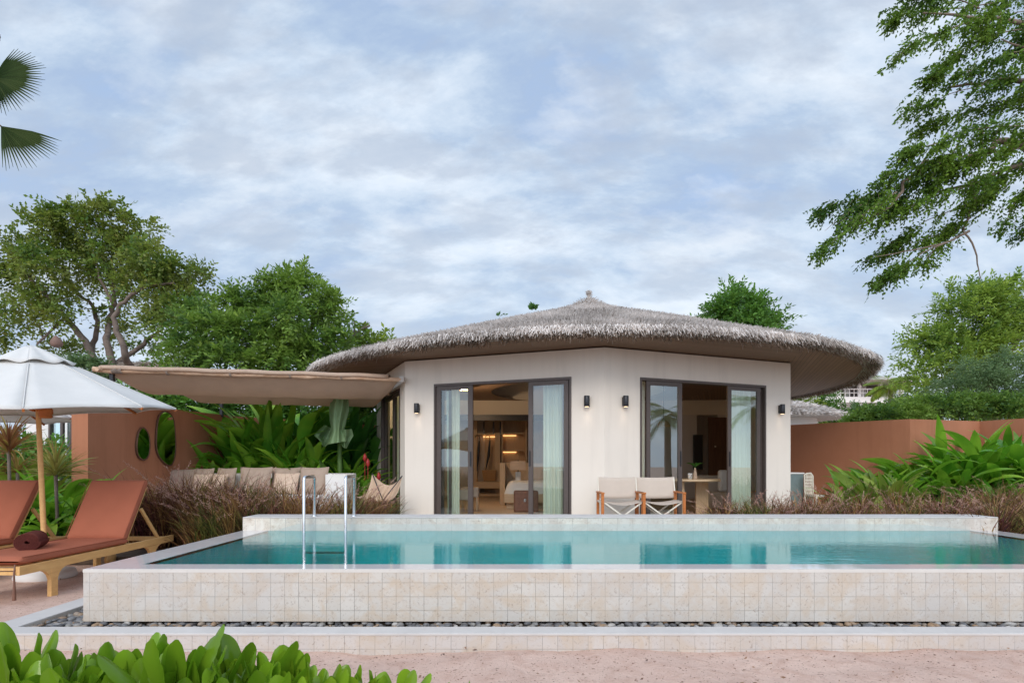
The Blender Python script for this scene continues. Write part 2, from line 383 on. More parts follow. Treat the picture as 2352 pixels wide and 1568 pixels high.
def soffit_fn(t, p, tc, o):
    ob = tc.outputs['Object']; sep = t.node('ShaderNodeSeparateXYZ'); t.link(ob, sep.inputs[0])
    def planks(axis_out, m):
        fr = t.math('FRACT', t.math('MULTIPLY', axis_out, 12.0)); return t.math('LESS_THAN', fr, .14)
    # boards follow the facade line left and right of the front corner, and the side beyond the right corner
    a = t.math('ADD', t.math('MULTIPLY', sep.outputs[0], .342), t.math('MULTIPLY', sep.outputs[1], .94))
    b = t.math('SUBTRACT', t.math('MULTIPLY', sep.outputs[1], .932), t.math('MULTIPLY', sep.outputs[0], .361))
    cside = t.math('SUBTRACT', t.math('MULTIPLY', sep.outputs[0], .94), t.math('MULTIPLY', sep.outputs[1], .342))
    right = t.math('GREATER_THAN', sep.outputs[0], -.2)
    side = t.math('GREATER_THAN', sep.outputs[0], 3.8)
    lf = t.math('LESS_THAN', sep.outputs[0], -4.0)
    line = t.math('ADD', t.math('MULTIPLY', b, right), t.math('MULTIPLY', a, t.math('SUBTRACT', 1.0, right)))
    line = t.math('ADD', t.math('MULTIPLY', line, t.math('SUBTRACT', 1.0, side)), t.math('MULTIPLY', cside, side))
    cl_ = planks(line, 0); cid = t.math('FLOOR', t.math('MULTIPLY', line, 12.0))
    wn = t.node('ShaderNodeTexWhiteNoise', noise_dimensions='1D'); t.link(cid, wn.inputs['W'])
    c = t.ramp(wn.outputs[0], [(0, (.20, .118, .068)), (1, (.27, .165, .098))])
    n = t.noise(ob, 14, 5, .6); c = t.mix(t.mapr(n, .4, .7, 0, .35), c, (.14, .09, .06))
    c = t.mix(t.math('MULTIPLY', cl_, .7), c, (.04, .025, .018)); t.link(c, p.inputs['Base Color'])
M_soffit = mat('soffit_boards', rough=.6, fn=soffit_fn)
M_thatch_body = mat('thatch_body', (.42, .38, .345), rough=.95, noise=.4, nscale=30, bump=1, bscale=90)
M_thatch = leaf_mat('thatch_straw', [(0, (.20, .165, .135)), (.25, (.46, .415, .385)), (.7, (.64, .59, .55)), (1, (.84, .78, .73))], rough=.9, trans=.32, tcol=(.5, .4, .3))
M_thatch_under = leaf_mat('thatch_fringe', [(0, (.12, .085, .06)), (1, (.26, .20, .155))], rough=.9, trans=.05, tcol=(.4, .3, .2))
M_black = mat('black_metal', (.035, .035, .038), rough=.38, metal=.5, noise=.1, nscale=30)
M_steel = mat('brushed_steel', (.72, .72, .72), rough=.16, metal=1, noise=.05, nscale=60)
M_bark = mat('bark', (.20, .15, .115), rough=.95, noise=.35, nscale=5, bump=1, bscale=24)
M_bark_grey = mat('bark_grey', (.15, .115, .095), rough=.95, noise=.35, nscale=4, bump=1, bscale=20)
def fabric(name, col, bump=.3, noise=.06, trans=0, scale=4):
    def fn(t, p, tc, o):
        if trans:
            tr = t.node('ShaderNodeBsdfTranslucent'); tr.inputs[0].default_value = (*col, 1)
            ms = t.node('ShaderNodeMixShader'); ms.inputs[0].default_value = trans
            t.link(p.outputs[0], ms.inputs[1]); t.link(tr.outputs[0], ms.inputs[2]); t.link(ms.outputs[0], o.inputs[0])
    return mat(name, col, rough=.92, noise=noise, nscale=scale, bump=bump, bscale=500, spec=.15, fn=fn)
M_canvas = fabric('canopy_canvas', (.68, .52, .40), trans=.42, noise=.08)
M_umb = fabric('umbrella_canvas', (.73, .71, .67), trans=.18, noise=.04)
M_rust = fabric('rust_cushion', (.37, .118, .066), noise=.06)
M_towel = fabric('towel_maroon', (.17, .045, .035), bump=1, noise=.25, scale=60)
M_taupe = fabric('taupe_linen', (.42, .32, .25), noise=.1)
M_lightp = fabric('cream_linen', (.66, .50, .38), noise=.1)
M_sling = fabric('beige_sling', (.55, .46, .38), noise=.05)
M_offwhite = fabric('white_linen', (.78, .76, .73), noise=.04)
M_leather = mat('brown_leather', (.17, .075, .045), rough=.5, noise=.2, nscale=14)
M_wicker = mat('wicker', (.42, .24, .11), rough=.8, noise=.35, nscale=70, bump=1, bscale=120)
M_floor_in = wood('interior_floor', (.50, .38, .27), (.58, .45, .33), axis=(12, 1, 1))
M_pave = stucco('terrace_paving', (.55, .50, .45), (.62, .57, .52))
M_soil = mat('dark_soil', (.10, .07, .05), rough=1, noise=.4, nscale=9, bump=1, bscale=50)

# ------------------------------------------------------------------ ground
xs = np.unique(np.round(np.concatenate([[-300, -120, -60, -30, -18, -12], np.linspace(-9, -3.0, 41), np.linspace(-3.0, 5.4, 90), np.linspace(5.4, 11, 12), [16, 30, 60, 120, 300]]), 4))
ys = np.unique(np.round(np.concatenate([[-300, -100, -40, -12, -4, 0, 1.5], np.linspace(2.2, 4.05, 26), np.linspace(4.05, 6.7, 22), np.linspace(6.7, 9, 9), [12, 18, 30, 60, 140, 600]]), 4))
def hsh(x, y, f):
    return (math.sin(x*f*1.7+y*f*.6+1.3)+math.sin(x*f*.5-y*f*1.9+.4)+math.sin((x+y)*f*2.7+2))/3
g = MB(); idx = {}
for i, x in enumerate(xs):
    for j, y in enumerate(ys):
        z = 0
        if 1.4 < y < 9.1 and -9.1 < x < 11:
            z = .012*hsh(x, y, 2.1)+.007*hsh(x, y, 7.3)
            if y < 3.72: z += -.012+.016*max(0, 1-abs(y-3.62)/.45)*(.75+hsh(x, 0, 1.4)+.5*hsh(x, 0, 4.3))+.014*hsh(x, y, 3.7)
            if -3.6 < x < 5.6 and y > 3.75: z = -.01
        idx[i, j] = len(g.v); g.v.append((x, y, z))
for i in range(len(xs)-1):
    for j in range(len(ys)-1):
        if xs[i] >= -3.001 and xs[i+1] <= 5.401 and ys[j] >= 4.049 and ys[j+1] <= 6.701: continue
        g.f.append((idx[i, j], idx[i+1, j], idx[i+1, j+1], idx[i, j+1])); g.sm.append(True)
tag(g.build('ground', M_sand), kind='structure')
m = MB(); m.prism([(-12, 8.6), (-3.4, 8.6), (-3.2, 6.78), (5.6, 6.78), (6, 8.8), (14, 8.8), (14, 24), (-12, 24)], .02, .13)
tag(m.build('terrace_paving', M_pave), 'pale paving of the terrace behind the pool', kind='structure')
m = MB(); m.prism([(-5.6, 6.85), (-3.2, 6.85), (-3.2, 8.55), (-6.5, 8.55), (-6.5, 7.2)], .0, .09)
m.prism([(-3.16, 6.8), (5.5, 6.8), (5.5, 8.2), (-3.16, 8.2)], .132, .15); m.prism([(5.5, 5.0), (13, 5.0), (13, 8.7), (5.55, 8.7)], .0, .10)
tag(m.build('planting_bed_soil', M_soil), kind='structure')

# ------------------------------------------------------------------ pool
WZ = .465; PX0, PX1, PY0, PY1 = -3.03, 5.44, 4.0, 6.37
pool = tag(empty('swimming_pool', (0, PY0, 0)), 'raised rectangular swimming pool faced in square beige stone tiles', 'swimming pool')
def pb(name, m_, boxes, bev=0):
    q = MB()
    for b_ in boxes: q.box(*b_)
    return q.build(name, m_, pool, bevel=bev, world=True)
pb('front_wall', M_tile, [(PX0, PX1, PY0, PY0+.19, .098, WZ-.022)])
pb('footing', M_soil, [(PX0+.005, PX1-.005, PY0+.07, PY0+.188, -.02, .098)])
o = pb('side_wall', M_tile_y, [(PX0, PX0+.27, PY0+.19, PY1, -.02, WZ-.022)])
o = pb('side_wall', M_tile_y, [(PX1-.27, PX1, PY0+.19, PY1, -.02, WZ-.022)])
pb('coping_edge', M_cope_edge, [(PX0-.002, PX1+.002, PY0-.002, PY0+.012, WZ-.022, WZ+.001)])
pb('coping', M_cope_wet, [(PX0, PX1, PY0+.012, PY0+.2, WZ-.022, WZ+.002), (PX0, PX0+.29, PY0+.2, PY1, WZ-.022, WZ+.002), (PX1-.29, PX1, PY0+.2, PY1, WZ-.022, WZ+.002)])
bx0, bx1, by0 = PX0+.29, PX1-.29, PY0+.2
q = MB()
q.add([(bx0, by0, -.75), (bx1, by0, -.75), (bx1, PY1, -.75), (bx0, PY1, -.75)], [(0, 1, 2, 3)])
PB = PY1-.012
for a_, b_ in (((bx0, by0), (bx1, by0)), ((bx1, by0), (bx1, PB)), ((bx1, PB), (bx0, PB)), ((bx0, PB), (bx0, by0))):
    q.add([(*a_, -.75), (*b_, -.75), (*b_, WZ-.003), (*a_, WZ-.003)], [(0, 1, 2, 3)])
q.build('basin', M_basin, pool, world=True)
def tint_z(t, p, tc, o): pass
BZ = .617
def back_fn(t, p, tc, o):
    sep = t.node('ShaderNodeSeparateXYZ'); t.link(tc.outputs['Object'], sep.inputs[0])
    # grey-green tint mixed into the tile colour: lower half of the block, tapering to nothing at both ends
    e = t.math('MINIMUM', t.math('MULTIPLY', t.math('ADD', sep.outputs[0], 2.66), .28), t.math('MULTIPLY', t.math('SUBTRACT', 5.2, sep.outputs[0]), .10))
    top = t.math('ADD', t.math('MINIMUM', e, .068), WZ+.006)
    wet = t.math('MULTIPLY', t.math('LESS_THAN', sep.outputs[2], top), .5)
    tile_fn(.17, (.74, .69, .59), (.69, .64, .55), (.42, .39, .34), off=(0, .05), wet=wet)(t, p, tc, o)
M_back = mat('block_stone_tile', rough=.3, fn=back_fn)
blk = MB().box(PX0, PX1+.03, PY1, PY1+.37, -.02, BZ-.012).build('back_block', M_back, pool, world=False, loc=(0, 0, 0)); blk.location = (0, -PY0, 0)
pb('block_coping', M_cope, [(PX0, PX1+.03, PY1-.004, PY1+.374, BZ-.012, BZ)], bev=.003)
wt = MB().add([(bx0, by0, WZ), (bx1, by0, WZ), (bx1, PY1, WZ), (bx0, PY1, WZ)], [(0, 1, 2, 3)])
q = MB(); q.add([(bx0, by0, WZ), (bx1, by0, WZ), (bx1, PY1, WZ), (bx0, PY1, WZ)], [(0, 1, 2, 3)])
tag(q.build('water', M_water), 'still turquoise water filling the raised pool', kind='structure')
# low kerb round the pebble trough
kerb = tag(empty('trough_kerb', (0, 3.66, 0)), 'low tiled stone kerb around the pebble trough in front of the pool', 'kerb')
KZ = .115
q = MB(); q.box(-3.52, 6.0, 3.66, 3.81, -.05, KZ-.015); q.build('kerb_face', M_tile_lo, kerb, world=True)
q = MB(); q.box(-3.52, -3.33, 3.81, 6.9, -.05, KZ-.015); q.build('kerb_side', M_tile_y, kerb, world=True)
q = MB(); q.box(-3.525, 6.0, 3.655, 3.812, KZ-.015, KZ); q.box(-3.525, -3.328, 3.812, 6.9, KZ-.015, KZ); q.build('kerb_top', M_cope, kerb, bevel=.003, world=True)
q = MB(); q.box(-3.33, 6.0, 3.81, 4.068, -.01, .035); q.box(-3.33, -3.03, 4.0, 6.9, -.01, .035)
tag(q.build('trough_soil', M_soil), kind='structure')
def peb_fn(t, p, tc, o):
    gm = t.node('ShaderNodeNewGeometry')
    c = t.ramp(gm.outputs['Random Per Island'], [(0, (.05, .05, .055)), (.3, (.13, .13, .135)), (.5, (.24, .225, .20)), (.68, (.30, .18, .09)), (.8, (.07, .07, .08)), (1, (.48, .45, .41))])
    n = t.noise(tc.outputs['Object'], 60, 4, .6); t.link(t.mix(t.mapr(n, .4, .7, 0, .35), c, (.22, .19, .16)), p.inputs['Base Color'])
M_peb = mat('pebble_stone', rough=.4, fn=peb_fn)
q = MB()
def pebble(x, y, z, s):
    M = Matrix.Rotation(random.random()*6.3, 4, 'Z') @ Matrix.Rotation(random.uniform(-.4, .4), 4, 'X') @ Matrix.Diagonal((s*random.uniform(.9, 1.5), s*random.uniform(.7, 1.1), s*random.uniform(.45, .75), 1))
    q.lathe([(.02, -1), (.5, -.86), (.87, -.5), (1, 0), (.87, .5), (.5, .86), (.02, 1)], (x, y, z), 9, M)
for layer, zz_ in ((0, .052), (1, .080)):
    x = -3.31
    while x < 5.7:
        for y in (3.835, 3.875, 3.915, 3.955, 3.99, 4.03): pebble(x+random.uniform(-.02, .02), min(4.04, y+random.uniform(-.015, .015)), zz_-.006+random.uniform(-.006, .010), random.uniform(.014, .030))
        x += .042 if layer == 0 else .055
    y = 4.03
    while y < 6.9:
        for x_ in (-3.30, -3.25, -3.2, -3.15, -3.1, -3.06): pebble(x_+random.uniform(-.02, .02), y, zz_+random.uniform(-.008, .008), random.uniform(.018, .032))
        y += .05
tag(q.build('pebbles', M_peb), 'rounded grey, black and tan river pebbles filling the trough at the foot of the pool wall', 'pebbles', kind='stuff')

lad = tag(empty('pool_ladder', (-2.05, 6.3, BZ)), 'stainless steel pool ladder with two squared handrails', 'pool ladder')
lad_parts = []
for x in (-2.27, -1.815):
    q = MB(); r_ = .017
    q.tube([(x, 6.5, BZ-.02), (x, 6.5, 1.045), (x, 6.492, 1.062), (x, 6.475, 1.07), (x, 6.2, 1.07), (x, 6.183, 1.062), (x, 6.175, 1.045), (x, 6.175, .3), (x, 6.2, -.3)], r_, 12)
    q.build('handrail', M_steel, lad, world=False).location = -lad.location
    MB().lathe([(.03, 0), (.03, .006), (.018, .014)], (x, 6.5, BZ), 16).build('base_plate', M_steel, lad).location = -lad.location
for z in (.25, .0, -.22):
    MB().box(-2.27, -1.815, 6.15, 6.22, z-.01, z+.01).build('tread', M_steel, lad).location = -lad.location
# ------------------------------------------------------------------ villa
FL = .13                               # terrace level
C0, VL, VR = Vector((1.606, 9.85)), Vector((-2.12, 11.2)), Vector((5.61, 11.4))
VL2, VL3, VB1, VB2, VR3, VR2 = Vector((-3.26, 13.65)), Vector((-3.3, 17.6)), Vector((-.4, 20.9)), Vector((4.6, 20.9)), Vector((7.2, 18.6)), Vector((7.1, 15.0))
WT, WTOP, DH = .2, 3.25, 2.77
villa = tag(empty('thatched_villa', (1.8, 15.4, 0)), 'cream rendered garden villa under a wide round thatched roof behind the pool', 'villa')
VO = -villa.location
def vb(q, name, m_, parent=None, **kw):
    o = q.build(name, m_, parent or villa, **kw); o.location = VO if parent is None else Vector((0, 0, 0)); return o
def seg(A, B):
    d = (B-A).normalized(); return d, Vector((-d.y, d.x))
def sx(A, B, px):
    """distance along A->B where the sight line of photo column px crosses it"""
    k = (px-CX)/F; d = (B-A).normalized()
    return (k*A.y-A.x)/(d.x-k*d.y)
def plan(A, B, s0, s1, t0, t1, inward):
    d = (B-A).normalized(); return [A+d*s0+inward*t0, A+d*s1+inward*t0, A+d*s1+inward*t1, A+d*s0+inward*t1]
def inw(A, B):
    n = Vector((-(B-A).y, (B-A).x)).normalized(); c = Vector((1.8, 15.6))-A
    return n if n.dot(c) > 0 else -n
def ccw(p):
    a = sum(p[i].x*p[(i+1) % len(p)].y-p[(i+1) % len(p)].x*p[i].y for i in range(len(p))); return p if a > 0 else p[::-1]
fac = {'left': (C0, VL), 'right': (C0, VR), 'side': (VL, VL2)}
def iso(A, B, An, Bn):   # inner corner by offset of both neighbours
    return None
def mitre(P_, A, B):
    """inner point at corner P_ between walls along directions A->P_ and P_->B"""
    n1, n2 = inw(A, P_), inw(P_, B); k = (n1+n2); return P_+k*(WT/(1+n1.dot(n2)))
ring = [C0, VL, VL2, VL3, VB1, VB2, VR3, VR2, VR]
inner = [mitre(ring[i], ring[i-1], ring[(i+1) % 9]) for i in range(9)]
def wall(i, j, openings, m_=M_wall):
    A, B = ring[i], ring[j]; Ai, Bi = inner[i], inner[j]; d = (B-A).normalized(); n = inw(A, B); L = (B-A).length
    q = MB(); cur = 0
    for s0, s1, z1 in openings:
        p = [A+d*cur if cur else A, A+d*s0, A+d*s0+n*WT, (A+d*cur+n*WT) if cur else Ai]
        q.prism(ccw(p), FL-.2, WTOP)
        q.prism(ccw(plan(A, B, s0, s1, 0, WT, n)), z1, WTOP); cur = s1
    p = [A+d*cur if cur else A, B, Bi, (A+d*cur+n*WT) if cur else Ai]
    q.prism(ccw(p), FL-.2, WTOP)
    return vb(q, 'wall', m_)
oL = (sx(C0, VL, 1312.5), sx(C0, VL, 997)); oR = (sx(C0, VR, 1470), sx(C0, VR, 1759)); oS = (sx(VL, VL2, 919), sx(VL, VL2, 876))
wall(0, 1, [(oL[0], oL[1], DH)]); wall(0, 8, [(oR[0], oR[1], DH)]); wall(1, 2, [(oS[0], oS[1], DH)])
for i, j in ((2, 3), (3, 4), (4, 5), (5, 6), (6, 7), (7, 8)): wall(i, j, [])

def fbox(q, A, B, s0, s1, z0, z1, t0, t1):
    q.prism(ccw(plan(A, B, min(s0, s1), max(s0, s1), t0, t1, inw(A, B))), z0, z1)
def opening(name, A, B, o, panels, stack, handles, label):
    """outer frame + sliding panels; panel=(px0,px1,track,stile)"""
    fr = MB(); w_ = .035
    fbox(fr, A, B, o[0], o[0]+w_, FL, DH, -.012, .15); fbox(fr, A, B, o[1]-w_, o[1], FL, DH, -.012, .15)
    fbox(fr, A, B, o[0]+w_, o[1]-w_, DH-.045, DH, -.012, .15); fbox(fr, A, B, o[0]+w_, o[1]-w_, FL, FL+.025, -.012, .15)
    fo = vb(fr, name, M_frame); fo['label'] = label
    for px0, px1, tr, st in panels:
        a, b = sx(A, B, px0), sx(A, B, px1); a, b = min(a, b), max(a, b); t0 = .015+tr*.045; t1 = t0+.035
        z0, z1 = FL+.028, DH-.048
        q = MB(); s_ = st
        fbox(q, A, B, a, a+s_, z0, z1, t0, t1); fbox(q, A, B, b-s_, b, z0, z1, t0, t1)
        fbox(q, A, B, a+s_, b-s_, z1-.075, z1, t0, t1); fbox(q, A, B, a+s_, b-s_, z0, z0+.09, t0, t1)
        pn = vb(q, 'sliding_panel', M_frame, fo)
        q = MB(); n = inw(A, B); d = (B-A).normalized(); tm = (t0+t1)/2
        p0, p1 = A+d*(a+s_)+n*tm, A+d*(b-s_)+n*tm
        q.add([(p0.x, p0.y, z0+.09), (p1.x, p1.y, z0+.09), (p1.x, p1.y, z1-.075), (p0.x, p0.y, z1-.075)], [(0, 1, 2, 3)])
        vb(q, 'glass_pane', M_glass, fo)
    for px, tr in handles:
        s = sx(A, B, px); q = MB(); t0 = .015+tr*.045
        fbox(q, A, B, s-.012, s+.012, 1.18, 1.46, t0-.012, t0+.001); vb(q, 'handle', M_black, fo)
    return fo
opening('sliding_door', C0, VL, oL, [(1001, 1085, 0, .10), (1213, 1305, 0, .085), (1008, 1030, 2, .05), (1290, 1306, 1, .045)], None, [(1080.5, 0), (1216.5, 0)], 'bronze framed sliding glass door of the left facade')
opening('sliding_door', C0, VR, oR, [(1486, 1568, 0, .085), (1673.5, 1748, 0, .085), (1744, 1757, 1, .04)], None, [(1564.5, 0), (1677, 0)], 'bronze framed sliding glass door of the right facade')
opening('window', VL, VL2, oS, [(919, 900, 0, .12), (902, 877, 1, .12)], None, [], 'tall glazed side window beside the shaded lounge')
# floor and ceiling
q = MB(); q.prism(ccw([p.copy() for p in inner]), FL-.1, FL+.012); vb(q, 'floor', M_floor_in)
q = MB(); n9 = len(inner); top = [(p.x, p.y, WTOP-.03) for p in inner]+[(1.8, 15.6, 4.5)]
q.add(top, [(i, (i+1) % n9, n9) for i in range(n9)]); q.add([(a, b, c+.03) for a, b, c in top], [(i, (i+1) % n9, n9) for i in range(n9)]); vb(q, 'ceiling', M_inwall)
# roof
RCx, RCy, RR = 1.83, 15.95, 7.19
AP = Vector((2.12, 15.6))
prof = [(0.0, 5.86), (.018, 5.80), (.045, 5.66), (.09, 5.46), (.16, 5.27), (.26, 5.03), (.40, 4.72), (.56, 4.36), (.70, 4.03), (.82, 3.75), (.90, 3.57), (.96, 3.44), (.985, 3.39), (1.0, 3.33)]
def roof_z(r):
    for (a, za), (b, zb) in zip(prof, prof[1:]):
        if r <= b: return za+(zb-za)*(r-a)/(b-a)
    return prof[-1][1]
def roof_pt(r, th, dz=0):
    cx = AP.x*(1-r)+RCx*r; cy = AP.y*(1-r)+RCy*r
    wob = 1+.004*math.sin(th*7+1)+.003*math.sin(th*17)
    return (cx+RR*r*wob*math.cos(th), cy+RR*r*wob*math.sin(th), roof_z(r)+dz)
roof = empty('roof'); roof.parent = villa; roof.location = VO
q = MB(); SEG = 96
q.grid(lambda u, v: roof_pt(u**.8*.995+.001, v*2*math.pi, -.05), 26, SEG)
q.grid(lambda u, v: tuple(a if i != 2 else (3.31-.04*u) for i, a in enumerate(roof_pt(.992-.045*u, v*2*math.pi))), 2, SEG)
q.build('thatch_body', M_thatch_body, roof)
# thatch straws
def straws(n, r0, r1, L, W, lift, droop=0.0, pw=.5):
    r = (r0**2+(r1**2-r0**2)*rng.random(n))**.5; th = rng.random(n)*2*np.pi
    # only spend straws where any viewpoint in front can see
    pos = np.array([roof_pt(a, b, .0) for a, b in zip(r, th)]); nx = np.array([roof_pt(min(1, a+.02), b, 0) for a, b in zip(r, th)])
    dn = unit(nx-pos+1e-6*np.array([0, 0, -1])); tang = np.stack([-np.sin(th), np.cos(th), 0*th], 1)
    d = unit(dn+tang*(rng.normal(size=n)*.28)[:, None]+np.array([0, 0, 1])*(rng.random(n)*lift-droop)[:, None])
    pos = pos-d*(L*.5)
    Lr = L*(.6+.8*rng.random(n))
    side = unit(tang+rng.normal(size=(n, 3))*.3)
    wv = W*(.6+.8*rng.random(n))
    a = pos-side*wv[:, None]*.5; b = pos+side*wv[:, None]*.5
    tip = pos+d*Lr[:, None]
    return np.stack([a, b, tip+side*wv[:, None]*.35, tip-side*wv[:, None]*.35], 1)
V = np.concatenate([straws(110000, .02, .97, .12, .017, 1.15, -.12), straws(42000, .78, .995, .14, .016, .55)])
o = quads('thatch', V, M_thatch, roof); villa_thatch = o
# eave fringe hanging down all the way round, in two depths
def fringe(n, rr0, rr1, z0, L, W, spread):
    th = rng.random(n)*2*np.pi; r = rr0+(rr1-rr0)*rng.random(n)
    cl = .5+.5*np.sin(th*61)*np.sin(th*23+1)
    pos = np.array([roof_pt(a, b) for a, b in zip(r, th)]); pos[:, 2] = z0+(rng.random(n)-.5)*.10
    rad = np.stack([np.cos(th), np.sin(th), 0*th], 1); tang = np.stack([-np.sin(th), np.cos(th), 0*th], 1)
    d = unit(rad*(.45+rng.normal(size=n)*.25)[:, None]+tang*(rng.normal(size=n)*spread)[:, None]+np.array([0, 0, -1.0])*.8)
    L_ = L*(.5+.7*rng.random(n)+.35*cl); side = unit(tang+rng.normal(size=(n, 3))*.3); wv = (W*(.6+.8*rng.random(n)))[:, None]
    tip = pos+d*L_[:, None]
    return np.stack([pos-side*wv*.5, pos+side*wv*.5, tip+side*wv*.3, tip-side*wv*.3], 1)
quads('fringe', fringe(24000, .975, 1.0, 3.355, .085, .014, .35), M_thatch, roof)
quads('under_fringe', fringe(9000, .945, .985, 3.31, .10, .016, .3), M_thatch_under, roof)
q = MB(); q.lathe([(.10, 0), (.06, .06), (.035, .10), (.05, .14), (.055, .17), (.02, .19)], (AP.x, AP.y, 5.76), 10)
fin = q.build('finial', M_thatch_body, roof)
n = 260; fp = np.array([AP.x, AP.y, 5.92])+rng.normal(size=(n, 3))*np.array([.035, .035, .035])
quads('finial_straw', leafquads(fp, randdir(n)+np.array([0, 0, .3]), .06, .018), M_thatch, roof)
# soffit ring
q = MB()
q.grid(lambda u, v: (RCx+RR*(.955-u*.62)*math.cos(v*2*math.pi), RCy+RR*(.955-u*.62)*math.sin(v*2*math.pi), WTOP+.002+.03*(1-u)), 6, SEG)
so = vb(q, 'soffit', M_soffit)
# boards need the front corner as their origin
me = so.data; off = Vector((C0.x, C0.y, 0)); me.transform(Matrix.Translation(-off)); so.location = VO+off
# small plants rooted in the thatch
for k, (px, py, s) in enumerate(((1145, 722, .12), (1160, 720, .07), (1225, 707, .2))):
    d = 15.4; c = P3(px, py+3, d)
    n = 26 if s > .15 else 9
    pos = np.repeat(np.array([tuple(c)]), n, 0)+rng.normal(size=(n, 3))*s*.25*np.array([1, 1, .3])
    o = quads('seedling', leafquads(pos, randdir(n)*np.array([1, 1, .6])+np.array([0, 0, .8]), s, s*.4), None or leaf_mat('seedling_leaf', [(0, (.03, .09, .03)), (1, (.06, .16, .03))]))
    tag(o, ['tiny grey green sprout on the left slope of the thatched roof', 'smallest sprig beside the grey green sprout on the thatch', 'bright leafy seedling growing on the thatch nearest the roof peak'][k], 'plant', 'seedlings growing on the thatch')

# wall lamps
M_lampglass = bpy.data.materials.new('lamp_glow'); M_lampglass.use_nodes = True
t = NT(M_lampglass.node_tree); e = t.node('ShaderNodeEmission'); e.inputs[0].default_value = (1, .72, .45, 1); e.inputs[1].default_value = 2.2; oo = t.node('ShaderNodeOutputMaterial'); t.link(e.outputs[0], oo.inputs[0])
for k, (A, B, px, py) in enumerate(((C0, VL, 961, 938), (C0, VL, 1350, 922), (C0, VR, 1432, 922), (C0, VR, 1790, 940))):
    s = sx(A, B, px); d = (B-A).normalized(); n = inw(A, B); p = A+d*s; z = Z(py, p.y)
    q0 = p-n*.075
    r = tag(empty('wall_lamp', (p.x, p.y, z)), ['black cylinder wall lamp at the far left of the villa facade', 'black cylinder wall lamp just right of the left sliding door', 'black cylinder wall lamp just left of the right sliding door', 'black cylinder wall lamp at the right end of the villa facade'][k], 'wall lamp', 'black wall lamps on the villa facade')
    L = -r.location
    q = MB(); q.lathe([(.047, -.095), (.05, -.09), (.05, .09), (.047, .095)], (q0.x, q0.y, z), 20); o = q.build('shade', M_black, r); o.location = L
    q = MB(); fbox(q, A, B, s-.028, s+.028, z-.075, z+.075, -.04, .002); o = q.build('bracket', M_black, r); o.location = L
    q = MB(); q.lathe([(.036, 0), (.036, .004)], (q0.x, q0.y, z-.1), 16); o = q.build('bulb', M_lampglass, r); o.location = L
    ld = bpy.data.lights.new('lamp_beam', 'SPOT'); ld.energy = .8; ld.color = (1, .8, .6); ld.spot_size = R(75); ld.spot_blend = .8; ld.shadow_soft_size = .03
    lo = bpy.data.objects.new('lamp_beam', ld); COL.objects.link(lo); lo.parent = r; lo.location = Vector((q0.x, q0.y, z-.11))+L

# curtains
def curtain(name, A, B, px0, px1, t0, label, z0=FL+.03, z1=DH+.02, flare=0):
    a, b = sx(A, B, px0), sx(A, B, px1); d = (B-A).normalized(); n = inw(A, B)
    q = MB(); ph = random.random()*6; Lc = abs(b-a); nf = max(2, Lc/.085)
    def fn(u, v):
        z = z1+(z0-z1)*v; s = a+(b-a)*(u+flare*v*(u-.0))
        w_ = .026*(.55+.6*v)*math.sin(u*nf*2*math.pi+ph+.6*math.sin(v*3+u*4))+.012*math.sin(u*nf*.9*math.pi+v)
        p = A+d*s+n*(t0+w_); return (p.x, p.y, z)
    q.grid(fn, int(nf*10), 8); tag(q.build(name, M_curtain), label, 'curtain', 'pale curtains behind the villa glass')
curtain('curtain', C0, VL, 1014, 1045, .24, 'pale green curtain gathered behind the leftmost glass panel of the left door')
curtain('curtain', C0, VL, 1239, 1303, .24, 'wide pale curtain gathered behind the right panel of the left door')
curtain('curtain', C0, VR, 1474, 1500, .24, 'narrow pale curtain at the left jamb of the right door')
curtain('curtain', C0, VR, 1698, 1745, .24, 'pale curtain gathered behind the rightmost panel of the right door')
curtain('curtain', VL, VL2, 886, 876, .3, 'pale curtain inside the narrow side window of the villa')

# ------------------------------------------------------------------ interior
def simple(name, label, cat, boxes, m_, bevel=.004, group=None):
    q = MB()
    for b_ in boxes: q.box(*b_)
    return tag(q.build(name, m_, bevel=bevel), label, cat, group)
def xb(px0, px1, d): return X(px0, d), X(px1, d)
ip = tag(empty('interior_partition', (2, 18.0, FL)), 'tall plaster partition at the back of the villa room with an open lower part', 'partition')
def ib(name, m_, *boxes):
    q = MB()
    for b_ in boxes: q.box(*b_)
    o = q.build(name, m_, ip); o.location = -ip.location; return o
ib('header', M_inwall, (-3.1, 6.98, 18.0, 18.15, 2.80, 4.1))
ib('black_track', M_black, (-3.1, 3.2, 17.93, 18.0, 2.62, 2.80))
ib('side_panel', M_grey_in, (3.2, 5.88, 18.0, 18.15, FL, 2.80))
ib('side_panel', M_grey_in, (6.55, 6.98, 18.0, 18.15, FL, 2.80))
wd = tag(empty('timber_door', (6.2, 18.05, FL)), 'closed dark timber door inside the right room of the villa', 'door')
o = MB().box(X(1627, 18), X(1690, 18), 17.98, 18.03, FL, 2.72).build('door_leaf', M_darkwood, wd); o.location = -wd.location
tag(MB().lathe([(.03, -.01), (.03, .01)], (0, 0, 0), 12, Matrix.Rotation(R(90), 4, 'X')).build('peephole', M_steel, wd), None); wd.children[-1].location = Vector((X(1643, 17.96), 17.97, Z(1025, 17.96)))-wd.location
q = MB(); q.box(X(1593, 17.9), X(1615, 17.9), 17.9, 17.97, Z(1078, 17.9), Z(998, 17.9)); tag(q.build('wall_panel', M_black, bevel=.01), 'tall black glossy panel on the grey wall inside the right room', 'wall panel')
